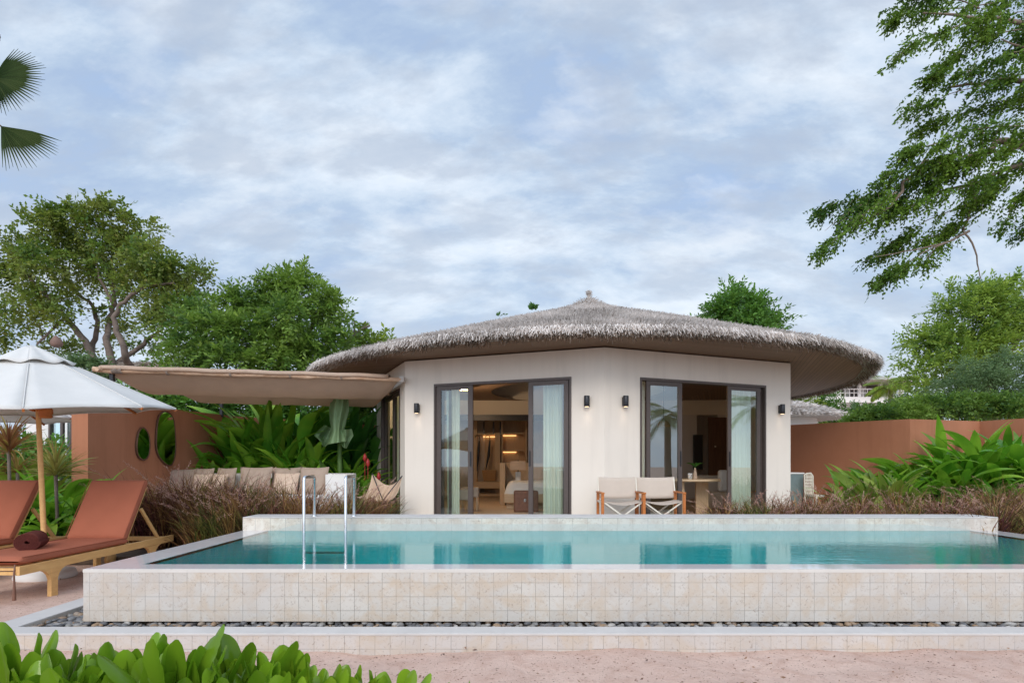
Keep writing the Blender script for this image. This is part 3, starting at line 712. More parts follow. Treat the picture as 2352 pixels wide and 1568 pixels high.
# wardrobe wall, recessed
wr = tag(empty('open_wardrobe', (0, 19.4, FL)), 'open oak wardrobe with lit shelves along the back of the left room', 'wardrobe')
def wb(name, m_, *boxes, bev=0):
    q = MB()
    for b_ in boxes: q.box(*b_)
    o = q.build(name, m_, wr, bevel=bev); o.location = -wr.location; return o
D = 19.4
wb('back_panel', M_oak, (-2.2, 3.1, 19.95, 20.0, FL, 2.9))
wb('side_panel', M_oak, (X(1085, D)-.25, X(1085, D)+.16, 19.4, 19.95, FL, 2.8), (X(1137, D), X(1149, D), 19.4, 19.95, FL, 2.3), (X(1152, D)-.0, X(1152, D)+.04, 19.4, 19.95, FL, 2.8), (X(1207, D), X(1207, D)+.05, 19.4, 19.95, FL, 2.8))
wb('shelf', M_oak_x, (X(1095, D), X(1152, D), 19.42, 19.95, Z(997, D), Z(995, D)+.0))
for py in (994, 1033): wb('shelf', M_oak_x, (X(1153, D), X(1200, D), 19.42, 19.95, Z(py, D)-.03, Z(py, D)))
wb('bench_shelf', M_oak_x, (X(1093, D), X(1149, D), 19.0, 19.95, Z(1121, 19), Z(1106, 19)), (X(1095, D), X(1149, D), 19.35, 19.95, FL, FL+.12), bev=.005)
for px in (1110, 1132, 1148): wb('hanging_strap', M_black, (X(px, D), X(px+3, D), 19.4, 19.44, Z(996, D), Z(968, D)))
M_led = bpy.data.materials.new('led_glow'); M_led.use_nodes = True
t = NT(M_led.node_tree); e = t.node('ShaderNodeEmission'); e.inputs[0].default_value = (1, .55, .22, 1); e.inputs[1].default_value = 2.6; oo = t.node('ShaderNodeOutputMaterial'); t.link(e.outputs[0], oo.inputs[0])
for px0, px1, py in ((1153, 1186, 995.5), (1153, 1186, 1034.5), (1100, 1136, 998)): wb('light_strip', M_led, (X(px0, D)+.03, X(px1, D), 19.9, 19.93, Z(py, D)-.05, Z(py, D)-.035))
for k, px in enumerate((1099, 1123)):
    d = 19.3; x0 = X(px, d); u_ = tag(empty('umbrella', (x0, d, Z(1076, d))), ['closed black umbrella with crook handle hanging nearest the door edge', 'closed black umbrella with crook handle hanging above the woven bag'][k], 'umbrella', 'black umbrellas hanging in the wardrobe'); L = -u_.location
    zt, zb_ = Z(1012, d), Z(1082 if k == 0 else 1079, d)
    q = MB(); q.tube([(x0-.06*k-.05, d, zb_), (x0-.01, d, (zt+zb_)/2), (x0+.03, d, zt)], [.012, .05, .03], 10); o = q.build('canopy', M_black, u_); o.location = L
    q = MB(); q.tube([(x0+.03+.0*i+(.07*(math.cos(R(i*22.5))-1)), d, zt+.12+.07*math.sin(R(i*22.5))) for i in range(9)], .014, 6); q.tube([(x0+.03, d, zt), (x0+.03, d, zt+.12)], .014, 6); o = q.build('handle', M_black, u_); o.location = L
q = MB(); d = 19.2; x0, x1 = X(1107, d), X(1140, d); z0, z1 = Z(1104.5, d), Z(1079, d)
q.add([(x0+.06, d, z0), (x1-.04, d, z0), (x1-.04, d+.2, z0), (x0+.06, d+.2, z0), (x0, d-.03, z1), (x1, d-.03, z1), (x1, d+.23, z1), (x0, d+.23, z1)], [(0, 3, 2, 1), (0, 1, 5, 4), (1, 2, 6, 5), (2, 3, 7, 6), (3, 0, 4, 7)])
bag = tag(q.build('woven_bag', M_wicker, solid=.012), 'tan woven beach bag standing on the wardrobe bench', 'bag')
# bed
bd = tag(empty('bed', (X(1230, 14.3), 14.3, FL)), 'low oak platform bed with white duvet behind the left door', 'bed'); L = -bd.location
def bbx(name, m_, boxes, bevel=.01, sub=0):
    q = MB()
    for b_ in boxes: q.box(*b_)
    o = q.build(name, m_, bd, bevel=bevel); o.location = L; return o
bbx('platform', M_oak_x, [(X(1158, 13.8), X(1158, 13.8)+2.0, 13.8, 15.7, .28, .50)]); bbx('plinth', M_oak_x, [(X(1163, 13.9), X(1163, 13.9)+1.8, 13.95, 15.5, FL, .28)])
q = MB(); x0 = X(1158, 13.8)
def duv(u, v):
    x = x0-.0+u*2.0; y = 13.82+v*1.85; e = min(u*2.0, 1.0*(1-u)*2.0, 9)/.16; e = min(1, max(0, e)); f = min(1, v*1.85/.16)
    return (x, y, .50+.29*(max(0, e)**.4)*(max(0, f)**.4)+.012*math.sin(x*9+y*5))
q.grid(duv, 24, 20); o = q.build('duvet', M_offwhite, bd); o.location = L
q = MB(); q.box(x0+1.2, x0+1.9, 14.1, 14.45, .78, .92); o = q.build('pillow', M_offwhite, bd, bevel=.06); o.location = L
simple('headboard_screen', 'oak headboard screen standing behind the bed and table lamp', 'screen', [(X(1149, 15.6), X(1149, 15.6)+.14, 15.0, 15.8, FL, Z(1063, 15.6)), (X(1149, 15.6)+.14, X(1149, 15.6)+2.2, 15.72, 15.8, FL, Z(1063, 15.6))], M_oak)
simple('bedside_table', 'small oak bedside table between the bed and the headboard screen', 'table', [(X(1166, 15.3), X(1166, 15.3)+.55, 15.2, 15.6, FL, Z(1104, 15.3)-.003)], M_oak_x)
tl = tag(empty('table_lamp', (X(1190, 15.3), 15.3, Z(1104, 15.3))), 'table lamp with square linen shade and white block base', 'lamp'); L = -tl.location
d = 15.3; q = MB(); q.add([(X(1171, d), d-.12, Z(1079, d)), (X(1208, d), d-.12, Z(1079, d)), (X(1208, d), d+.12, Z(1079, d)), (X(1171, d), d+.12, Z(1079, d)), (X(1172.5, d), d-.11, Z(1058.5, d)), (X(1206.5, d), d-.11, Z(1058.5, d)), (X(1206.5, d), d+.11, Z(1058.5, d)), (X(1172.5, d), d+.11, Z(1058.5, d))], [(0, 1, 5, 4), (1, 2, 6, 5), (2, 3, 7, 6), (3, 0, 4, 7), (4, 5, 6, 7)])
o = q.build('lamp_shade', M_lightp, tl); o.location = L
o = MB().box(X(1184, d), X(1196, d), d-.05, d+.05, Z(1104, d), Z(1083, d)).build('base', M_offwhite, tl, bevel=.004); o.location = L
o = MB().box(X(1189, d), X(1191, d), d-.01, d+.01, Z(1083, d), Z(1056, d)).build('stem', M_black, tl); o.location = L
tr = tag(empty('storage_trunk', (X(1205, 13.0), 13.0, FL)), 'brown leather storage trunk at the foot of the bed', 'trunk'); L = -tr.location
o = MB().box(X(1180, 13.0), X(1236, 13.0), 12.8, 13.25, FL+.012, Z(1127, 12.9)).build('body', M_leather, tr, bevel=.03); o.location = L
o = MB().box(X(1203, 12.79), X(1208, 12.79), 12.79, 12.803, Z(1152, 12.8), Z(1145, 12.8)).build('clasp', M_steel, tr); o.location = L
def stool(px, d, label):
    r = tag(empty('stool', (X(px, d), d, FL)), label, 'stool', 'small cushioned stools inside the left door'); L = -r.location; xc = X(px, d)
    o = MB().box(xc-.2, xc+.2, d-.2, d+.2, FL+.32, FL+.55).build('seat', M_sling, r, bevel=.03); o.location = L
    for a in (-.17, .17):
        for b in (-.17, .17): o = MB().box(xc+a-.02, xc+a+.02, d+b-.02, d+b+.02, FL+.012, FL+.32).build('leg', M_oak, r); o.location = L
stool(1080, 13.4, 'small cushioned stool at the left edge of the open doorway'); stool(1060, 12.3, 'small cushioned stool seen through the left glass panel')
# pendant lamps
def pendant(px, py, d, rad, label, watts):
    c = P3(px, py, d); r = tag(empty('pendant_lamp', tuple(c)), label, 'pendant lamp', 'woven pendant lamps in the villa')
    q = MB(); q.lathe([(rad*.25, .12), (rad*.7, .06), (rad, -.02), (rad*.97, -.05)], (0, 0, 0), 20); q.build('lamp_shade', M_wicker, r, solid=.006)
    MB().lathe([(.01, .05), (.035, .02), (.04, -.01), (.02, -.04)], (0, 0, 0), 12).build('bulb', M_lampglass, r)
    MB().tube([(0, 0, .1), (0, 0, min(4.2, 3.3+.2*(d-11))-c.z)], .006, 6).build('cord', M_black, r)
    if not watts: return
    ld = bpy.data.lights.new('pendant_light', 'POINT'); ld.energy = watts; ld.color = (1, .72, .45); ld.shadow_soft_size = .04
    lo = bpy.data.objects.new('pendant_light', ld); COL.objects.link(lo); lo.parent = r; lo.location = (0, 0, -.12)
pendant(1062, 890, 14.5, .22, 'woven pendant lamp glowing high behind the left glass panel', 75); pendant(1524, 975, 13.5, .16, 'small woven pendant lamp seen through the glass of the right door', 0)
# dining table, sofa, vase inside the right door
dt = tag(empty('dining_table', (X(1600, 12.2), 12.2, FL)), 'round oak dining table with slab legs behind the right door', 'table'); L = -dt.location
tz = Z(1099, 12.2); xc = X(1585, 12.2)
o = MB().lathe([(.60, -.05), (.62, -.04), (.62, -.01), (.61, 0)], (xc, 12.2, tz), 40).build('tabletop', M_oak_x, dt); o.location = L
for px0, px1, y in ((1598, 1626, 12.3), (1563, 1571, 11.95), (1545, 1553, 12.4)):
    o = MB().box(X(px0, y), X(px1, y), y-.03, y+.03, FL+.012, tz-.05).build('leg', M_oak, dt); o.location = L
vs = tag(empty('vase', (X(1596.5, 12.1), 12.1, tz)), 'slender pale ceramic vase holding fern leaves on the dining table', 'vase')
MB().lathe([(.045, 0), (.05, .02), (.035, .12), (.018, .21), (.022, .235)], (0, 0, 0), 16).build('body', M_lightp, vs)
S = blade(np.zeros((9, 3))+np.array([0, 0, .23]), rng.random(9)*6.28, .9, 1.3, .24, .05, pet=.3, K=6)
strips('leaves', S, leaf_mat('fern_leaf', [(0, (.04, .16, .03)), (1, (.09, .28, .05))]), vs)
cu = tag(empty('cup', (X(1585, 12.0), 12.0, tz)), 'white cup with a dark spoon beside the vase', 'cup')
MB().lathe([(.035, 0), (.045, .02), (.048, .12), (.044, .12), (.04, .03)], (0, 0, 0), 16).build('body', M_offwhite, cu); MB().tube([(.0, -.05, .02), (.012, -.05, .09)], .006, 6).build('spoon', M_black, cu)
sf = tag(empty('sofa', (X(1650, 13.6), 13.6, FL)), 'light grey upholstered sofa inside the right room', 'sofa'); L = -sf.location
o = MB().box(X(1622, 13.5), X(1622, 13.5)+1.9, 13.3, 14.2, FL+.05, .56).build('seat', M_sling, sf, bevel=.04); o.location = L
o = MB().box(X(1622, 13.5), X(1622, 13.5)+1.9, 14.0, 14.25, .5, .95).build('backrest', M_sling, sf, bevel=.05); o.location = L
o = MB().box(X(1655, 13.6), X(1676, 13.6), 13.65, 13.85, .56, Z(1079, 13.6)).build('arm_cushion', M_offwhite, sf, bevel=.06); o.location = L
# ------------------------------------------------------------------ garden walls
def garden_wall(name, pts, label, th=.22, z1=2.35, m_=M_red, pier=None):
    q = MB(); pts = [Vector(p) for p in pts]; n = len(pts); offs = []
    for i in range(n):
        a = pts[max(0, i-1)]; b = pts[min(n-1, i+1)]; d = (b-a).normalized(); offs.append(Vector((-d.y, d.x))*th)
    zs = z1 if hasattr(z1, '__len__') else [z1]*n
    for i in range(n-1):
        a, b, c, d = pts[i], pts[i+1], pts[i+1]+offs[i+1], pts[i]+offs[i]
        vs = [(p.x, p.y, 0) for p in (a, b, c, d)]+[(a.x, a.y, zs[i]), (b.x, b.y, zs[i+1]), (c.x, c.y, zs[i+1]), (d.x, d.y, zs[i])]
        fs = [(0, 1, 5, 4), (2, 3, 7, 6), (4, 5, 6, 7)]
        if i == 0: fs.append((3, 0, 4, 7))
        if i == n-2: fs.append((1, 2, 6, 5))
        q.add(vs, fs)
    return tag(q.build(name, m_), label, 'wall')
garden_wall('garden_wall', [(X(202, 8.9), 8.9), (-6.95, 11.6), (-6.5, 13.3), (-3.4, 17.0)], 'tall terracotta garden wall with two mirrors shaded by the canopy', th=.24)
garden_wall('garden_wall', [(7.12, 17.0), (X(2090, 14.1), 14.1), (X(2250, 14.8), 14.8), (X(2352, 13.9), 13.9), (16.5, 12.2)], 'long folded terracotta garden wall to the right of the villa', th=.2)
garden_wall('garden_wall', [(-13.5, 10.0), (X(-40, 12.2), 12.2), (X(14, 12.4), 12.4)], 'short terracotta wall behind the spiky red plants at the left edge', th=.2, z1=[1.75, 1.75, 1.72])
# mirrors on the shaded wall
wa, wb_ = Vector((X(202, 8.9), 8.9)), Vector((-6.95, 11.6))
def mirror(pxs, label, poly):
    """poly in photo pixels, laid on the wall plane"""
    d = (wb_-wa).normalized(); n = Vector((d.y, -d.x)); pts = []
    for px, py in poly:
        k = (px-CX)/F; s = (k*wa.y-wa.x)/(d.x-k*d.y); y = wa.y+d.y*s; pts.append((s, Z(py, y)))
    cs = sum(p[0] for p in pts)/len(pts); cz = sum(p[1] for p in pts)/len(pts); base = wa+d*cs
    r = tag(empty('wall_mirror', (base.x, base.y, cz)), label, 'mirror', 'organic mirrors on the terracotta wall'); L = -r.location
    def P(s, z, t): p = wa+d*s+n*t; return (p.x, p.y, z)
    # smooth closed outline
    m_ = len(pts); sm = []
    for i in range(m_):
        p0, p1, p2, p3 = (Vector(pts[(i+k-1) % m_]) for k in range(4))
        for u_ in (0, .25, .5, .75):
            sm.append(.5*((2*p1)+(-p0+p2)*u_+(2*p0-5*p1+4*p2-p3)*u_**2+(-p0+3*p1-3*p2+p3)*u_**3))
    q = MB(); N = len(sm); tilt = lambda s, z: .03+.10*(s-cs)*0
    q.add([P(a.x, a.y, .035) for a in sm], [tuple(range(N))]); o = q.build('mirror_glass', M_mirror, r); o.location = L
    if o.data.polygons[0].normal.dot(Vector((n.x, n.y, 0))) < 0: o.data.flip_normals()
    q = MB(); big = [Vector((cs+(a.x-cs)*1.08, cz+(a.y-cz)*1.03)) for a in sm]
    q.tube([P(a.x, a.y, .03) for a in sm]+[P(sm[0].x, sm[0].y, .03)], .016, 6, cap=False); o = q.build('frame', M_darkwood, r); o.location = L
    q = MB(); q.add([P(a.x, a.y, .002) for a in sm]+[P(a.x, a.y, .03) for a in sm], [tuple(range(N))]+[(i, (i+1) % N, N+(i+1) % N, N+i) for i in range(N)]); o = q.build('backing', M_darkwood, r); o.location = L
mirror(0, 'small egg shaped mirror hanging left of the tall one', [(325, 982), (337, 997), (340, 1025), (336, 1048), (325, 1056), (313, 1045), (310, 1022), (315, 992)])
mirror(0, 'tall narrow organic mirror hanging right of the small one', [(380, 946), (394, 960), (399, 1000), (399, 1040), (391, 1066), (378, 1066), (360, 1045), (355, 1015), (359, 965), (368, 948)])

# ------------------------------------------------------------------ canopy
cp = tag(empty('shade_canopy', (-4.5, 11.5, 2.35)), 'beige canvas shade canopy stretched on rough log poles left of the villa', 'canopy'); L = -cp.location
fa, fb = Vector((X(232, 9.7), 9.7, 2.83)), Vector((X(921, 11.05), 11.05, 2.885))
ba, bb = Vector((-6.6, 12.9, 2.84)), Vector((X(872, 13.3), 13.3, 2.78))
def can(u, v):
    p = fa.lerp(fb, u).lerp(ba.lerp(bb, u), v)
    seg_ = v*2 % 1 if v < 1 else 1
    sag = .24*math.sin(math.pi*min(1, v*2)) if v < .5 else .26*math.sin(math.pi*(v*2-1))
    mid = -.14*math.sin(math.pi*v)
    e = min(1, (u+.01)/.035, (1-u)/.06); e = max(0, e)**.6
    wr_ = .008*math.sin(u*40+v*5)+.012*math.sin(u*17+2)*(1-abs(2*v-1))
    return (p.x, p.y, p.z-(sag*e+wr_*math.sin(math.pi*v))*.8+mid*e)
q = MB(); q.grid(can, 60, 20); o = q.build('canvas_sheet', M_canvas, cp, solid=.006); o.location = L
q = MB(); q.grid(lambda u, v: tuple(fa.lerp(fb, u*.955)+Vector((0, -.06+.22*v, .055+.035*math.sin(math.pi*v)*1+.006*math.sin(u*30)))), 40, 4); q.grid(lambda u, v: tuple(fa.lerp(fb, u*.955)+Vector((0, -.062+.004*v, .055-.05*v+.006*math.sin(u*30)))), 40, 1); o = q.build('folded_hem', M_canvas, cp, solid=.006); o.location = L
M_log = wood('debarked_log', (.42, .25, .15), (.62, .44, .31), axis=(1, 8, 8), rough=.8)
def log(a, b, r_, name='log_pole'):
    a, b = Vector(a), Vector(b); n = 18; pts = [a.lerp(b, i/n)+Vector((0, random.gauss(0, .006), random.gauss(0, .007))) for i in range(n+1)]
    o = MB().tube(pts, [r_*(1+random.uniform(-.13, .13)) for _ in pts], 10).build(name, M_log, cp); o.location = L
log(fa+Vector((-.12, -.02, -.0)), fb+Vector((0, 0, -.015)), .042); log(ba, bb, .04); log((fa+ba)/2+Vector((0, 0, -.12)), (fb+bb)/2+Vector((0, 0, -.10)), .03)
log(fa+Vector((0, -.1, 0)), ba+Vector((0, .1, 0)), .04)
for a in (fa+Vector((.12, .1, 0)), ba+Vector((-.02, 0, 0))):
    o = MB().box(a.x-.03, a.x+.03, a.y-.03, a.y+.03, 2.3, a.z-.03).build('support_post', M_black, cp); o.location = L
o = MB().box(fb.x-.03, fb.x+.06, fb.y-.04, fb.y+.10, fb.z-.06, fb.z+.045).build('wall_bracket', M_cope, cp, bevel=.005); o.location = L
M_rope = mat('rope', (.30, .24, .20), rough=.9, noise=.3, nscale=90)
for f_ in (.035, .05, .2, .4, .6, .78):
    c = fa.lerp(fb, f_); q = MB(); k_ = 5 if f_ < .1 else 2
    for k in range(k_): q.tube([(c.x+k*.018, c.y+.052*math.cos(a/8*6.283), c.z+.052*math.sin(a/8*6.283)) for a in range(9)], .007, 5, cap=False)
    o = q.build('rope_lashing', M_rope, cp); o.location = L

# ------------------------------------------------------------------ parasols
def parasol(cx, cy, Rr, zr, zt, lean, label, rot0, base=True, tilt=0):
    r = tag(empty('parasol', (cx, cy, 0)), label, 'parasol', 'white canvas parasols on the sand')
    TP = Matrix.Rotation(-lean, 4, 'Y'); TM = TP @ Matrix.Translation((0, 0, zr)) @ Matrix.Rotation(tilt, 4, 'X') @ Matrix.Translation((0, 0, -zr))
    NR = 8; q = MB()
    def cpt(a, f, dz=0, z0=zr, z1=zt):
        s = a/(2*math.pi)*NR; i = math.floor(s); fr = s-i; a0, a1 = i*2*math.pi/NR+rot0, (i+1)*2*math.pi/NR+rot0
        x = math.cos(a0)*(1-fr)+math.cos(a1)*fr; y = math.sin(a0)*(1-fr)+math.sin(a1)*fr
        sg = math.sin(math.pi*fr)*f; pull = 1-.05*sg
        return (x*Rr*f*pull, y*Rr*f*pull, z1+(z0-z1)*f**1.06-.035*sg*math.sin(math.pi*min(1, f))+.02*sg*f+dz)
    q.grid(lambda u, v: TM @ Vector(cpt(u*2*math.pi, .14+.86*v)), NR*6, 14)
    # short hem folded down at the rim
    q.grid(lambda u, v: TM @ (Vector(cpt(u*2*math.pi, 1))+Vector((0, 0, -.012*v))), NR*6, 1)
    q.build('canopy', M_umb, r, solid=.003)
    q = MB()
    q.grid(lambda u, v: TM @ Vector((lambda p: (p[0], p[1], p[2]+.055*(1-.0*v)-.02*v+.018*math.sin(u*NR*2*math.pi*1.0)*v))(cpt(u*2*math.pi, .02+.27*v))), NR*8, 5); q.build('vent_cap', M_umb, r, solid=.004)
    q = MB()
    for k in range(NR):
        q.tube([TM @ (Vector(cpt(2*math.pi*k/NR, f))+Vector((0, 0, .004))) for f in (.3, .6, 1)], .006, 5)
    q.build('seam', M_umb, r)
    for k in range(NR):
        a = 2*math.pi*k/NR
        q = MB(); p0 = TM @ (Vector(cpt(a, .05))+Vector((0, 0, -.03))); p1 = TM @ (Vector(cpt(a, 1.0))+Vector((0, 0, -.02))); q.bar(p0, p1, .018, .028)
        hub = TM @ Vector((math.cos(a+rot0)*.04, math.sin(a+rot0)*.04, zr+.02)); mid = TM @ (Vector(cpt(a, .42))+Vector((0, 0, -.03))); q.bar(hub, mid, .014, .02)
        q.build('rib', M_teak, r)
    q = MB(); q.lathe([(.05, -.06), (.062, -.045), (.052, -.03), (.064, -.01), (.064, .03), (.05, .05)], (0, 0, zr+.0), 16, TP); q.build('hub', M_teak, r)
    q = MB(); q.tube([TP @ Vector((0, 0, z)) for z in (.02, .8, 1.6, zt+.03)], [.0255, .0255, .024, .02], 14); q.build('pole', M_light_teak, r)
    q = MB(); q.lathe([(.012, .02), (.05, .035), (.060, .06), (.055, .09), (.033, .125), (.008, .15)], (0, 0, zt+.035), 16, TM); q.build('finial', M_brownpot, r)
    if base:
        q = MB(); q.lathe([(.27, 0), (.275, .02), (.26, .07), (.10, .10), (.06, .12), (.045, .25)], (0, 0, 0), 28); q.build('base', M_white, r)
    return r
M_brownpot = mat('weathered_wood', (.17, .095, .07), rough=.7, noise=.2, nscale=30)
parasol(-5.0, 6.07, 1.28, 1.765, 2.43, R(2.6), 'large white canvas parasol standing between the two sun loungers', R(-55), tilt=R(5))
parasol(-8.75, 9.3, 1.45, 1.98, 2.62, 0, 'white parasol farther back beside the neighbouring villa', R(5))

# ------------------------------------------------------------------ loungers
M_rustdark = fabric('rust_piping', (.26, .08, .045))
def lounger(x0, label):
    r = tag(empty('sun_lounger', (x0+.34, 5.9, 0)), label, 'sun lounger', 'rust cushioned teak sun loungers'); L = -r.location
    x1 = x0+.68; y0, y1 = 4.83, 7.03; RZ = .33
    def pt(name, q, m_, **k): o = q.build(name, m_, r, **k); o.location = L; return o
    for x in (x0+.02, x1-.02): pt('side_rail', MB().bar((x, y0, RZ-.035), (x, y1, RZ-.03), .035, .075), M_light_teak, bevel=.003)
    q = MB(); q.bar((x0+.04, y0+.02, RZ-.02), (x1-.04, y0+.02, RZ-.02), .03, .02); q.bar((x0+.04, y0+.02, RZ-.055), (x1-.04, y0+.02, RZ-.055), .03, .028)
    q.bar((x0+.04, y1-.02, RZ-.035), (x1-.04, y1-.02, RZ-.035), .03, .05); pt('end_rail', q, M_light_teak)
    for x in (x0+.02, x1-.02):
        for y in (5.2, 6.63):
            q = MB(); q.bar((x, y, 0), (x, y, RZ-.07), .038, .075, up=(0, 1, 0))
            for sg in (-1, 1):
                pts = [(y+sg*.036, RZ-.07), (y+sg*.16, RZ-.07)]+[(y+sg*(.036+.124*(1-math.sin(a))), RZ-.07-.13*(1-math.cos(a))) for a in (R(15), R(35), R(55), R(75))]+[(y+sg*.036, RZ-.21)]
                vs = [(x-.017, a, b) for a, b in pts]+[(x+.017, a, b) for a, b in pts]; n = len(pts)
                q.add(vs, [tuple(range(n)), tuple(range(n, 2*n))[::-1]]+[(i, (i+1) % n, n+(i+1) % n, n+i) for i in range(n)])
            pt('leg', q, M_light_teak)
    for x in (x0-.02, x1+.02):
        q = MB(); q.lathe([(.01, -.02), (.078, -.02), (.082, 0), (.078, .02), (.01, .02)], (x if x > x0+.3 else x0+.07, 6.78, .08), 24, Matrix.Rotation(R(90), 4, 'Y')); w_ = pt('wheel', q, M_light_teak)
    q = MB()
    for i in range(12): y = y0+.1+i*.125; q.box(x0+.04, x1-.04, y, y+.06, RZ-.016, RZ-.002)
    pt('seat_slats', q, M_light_teak)
    hy, hz, ty, tz_ = 6.22, .34, 6.60, 1.0
    q = MB()
    for x in (x0+.07, x1-.07): q.bar((x, hy, hz-.01), (x, ty-.02, tz_-.06), .03, .03)
    for f_ in (.25, .5, .75, .95): q.bar((x0+.07, hy+(ty-hy)*f_, hz+(tz_-hz)*f_-.02), (x1-.07, hy+(ty-hy)*f_, hz+(tz_-hz)*f_-.02), .012, .05)
    pt('backrest_frame', q, M_light_teak)
    for x in (x0+.05, x1-.05): pt('support_strut', MB().bar((x, 6.48, .70), (x, 6.80, RZ-.01), .022, .035), M_light_teak)
    def pad(p0, p1, th, nm):
        # rounded cushion slab between two hinge lines
        p0, p1 = Vector(p0), Vector(p1); d = p1-p0; Ln = d.length; d.normalize(); up = Vector((0, -d.z, d.y)) if d.y > 0 else Vector((0, 0, 1)); q = MB(); K = 28; xs_ = []
        def fn(u, v):
            # superellipse cross section wrapped round
            a = u*2*math.pi; cx_, cz_ = math.cos(a), math.sin(a); e = .22
            sxx = abs(cx_)**e*(1 if cx_ >= 0 else -1); szz = abs(cz_)**(.55)*(1 if cz_ >= 0 else -1)
            end = min(1, min(v, 1-v)*Ln/.035+.02)**.5
            w_ = .32*(.97+.03*end); h_ = th/2*end*(1+.05*math.sin(v*9+u*3))
            c = p0+d*(v*Ln)+up*(th/2+.004)
            return tuple(Vector((x0+.34, 0, 0))+Vector((sxx*w_, 0, 0))+Vector((0, c.y, c.z))+up*(szz*h_))
        q.grid(fn, 40, 30); ob_ = pt(nm, q, M_rust)
        for sg in (-1, 1): q = MB(); q.tube([Vector((x0+.34+sg*.318, 0, 0))+Vector((0, (p0+d*(f_*Ln)+up*(th+.0)).y, (p0+d*(f_*Ln)+up*(th+.0)).z)) for f_ in (.02, .25, .5, .75, .98)], .0045, 6); pt('piping', q, M_rustdark)
        return ob_
    pad((0, y0+.02, RZ), (0, 6.24, RZ), .075, 'seat_cushion')
    pad((0, hy+.0, hz+.02), (0, ty, tz_), .085, 'back_cushion')
    q = MB(); q.tube([(x1-.05, y0+.01, RZ+.02), (x1-.04, y0-.012, RZ-.06), (x1-.035, y0-.014, .20), (x1-.04, y0-.01, .05)], [.006, .007, .008, .016], 6); pt('tie_strap', q, M_leather)
    return r
lounger(-4.88, 'rust cushioned teak sun lounger with a rolled towel beside the pool corner')
lounger(-6.12, 'rust cushioned teak sun lounger cut off by the left edge of the photo')
# towel roll
tw = tag(empty('rolled_towel', (-4.60, 5.42, .487)), 'rolled maroon towel lying on the seat cushion of the nearer lounger', 'towel')
q = MB(); TR = Matrix.Rotation(R(27), 4, 'Z')
def spiral(a): return .016+.0107*a/(2*math.pi)*1.18
q2 = MB(); NA = 120; amax = 6*2*math.pi
q2.grid(lambda u, v: tuple(TR @ Vector((spiral(u*amax)*math.cos(u*amax)*1.08, -.16+.32*v, spiral(u*amax)*math.sin(u*amax)*.95-.005))), NA, 4); q2.build('towel_cloth', M_towel, tw, solid=.009)

# ------------------------------------------------------------------ director chairs
def director(cx, cy, label):
    r = tag(empty('director_chair', (cx, cy, FL)), label, 'chair', 'folding director chairs in front of the villa')
    w_ = .325; yf, yb = -.24, .24
    for sg in (-1, 1):
        x = sg*w_
        for y in (yf, yb): MB().box(x-.022, x+.022, y-.018, y+.018, 0, .62).build('leg', M_teak, r, bevel=.004)
        MB().box(x-.028, x+.028, yf-.03, yb+.05, .62, .645).build('armrest', M_teak, r, bevel=.006)
        MB().box(x-.013, x+.013, yf+.018, yb-.018, .47, .50).build('side_rail', M_offmetal, r)
        MB().tube([(x*.97, yb, .60), (x*.97, yb+.07, .87)], .011, 8).build('back_post', M_offmetal, r)
    for y in (yf+.02, yb-.03):
        for sg in (-1, 1): MB().bar((sg*(w_-.03), y+sg*.008, .485), (-sg*(w_-.03), y+sg*.008, .06), .010, .022).build('cross_brace', M_offmetal, r)
    q = MB(); q.grid(lambda u, v: ((u-.5)*2*(w_-.02), yf+.0+(yb-yf)*v, .50-.055*math.sin(math.pi*u)*(1-.3*v)), 12, 6); q.build('seat', M_sling, r, solid=.004)
    q = MB(); q.grid(lambda u, v: ((u-.5)*2*(w_+.0), yb+.0+.065*v+.03*math.sin(math.pi*u), .53+.345*v-.012*math.sin(math.pi*u)), 14, 6); q.build('back_sling', M_sling, r, solid=.004)
M_offmetal = mat('cream_painted_metal', (.72, .66, .55), rough=.4, noise=.05, nscale=20)
director(X(1425, 9.1), 9.1, 'left director chair with beige canvas and orange teak posts'); director(X(1515, 9.15), 9.15, 'right director chair with beige canvas beside the dining table')

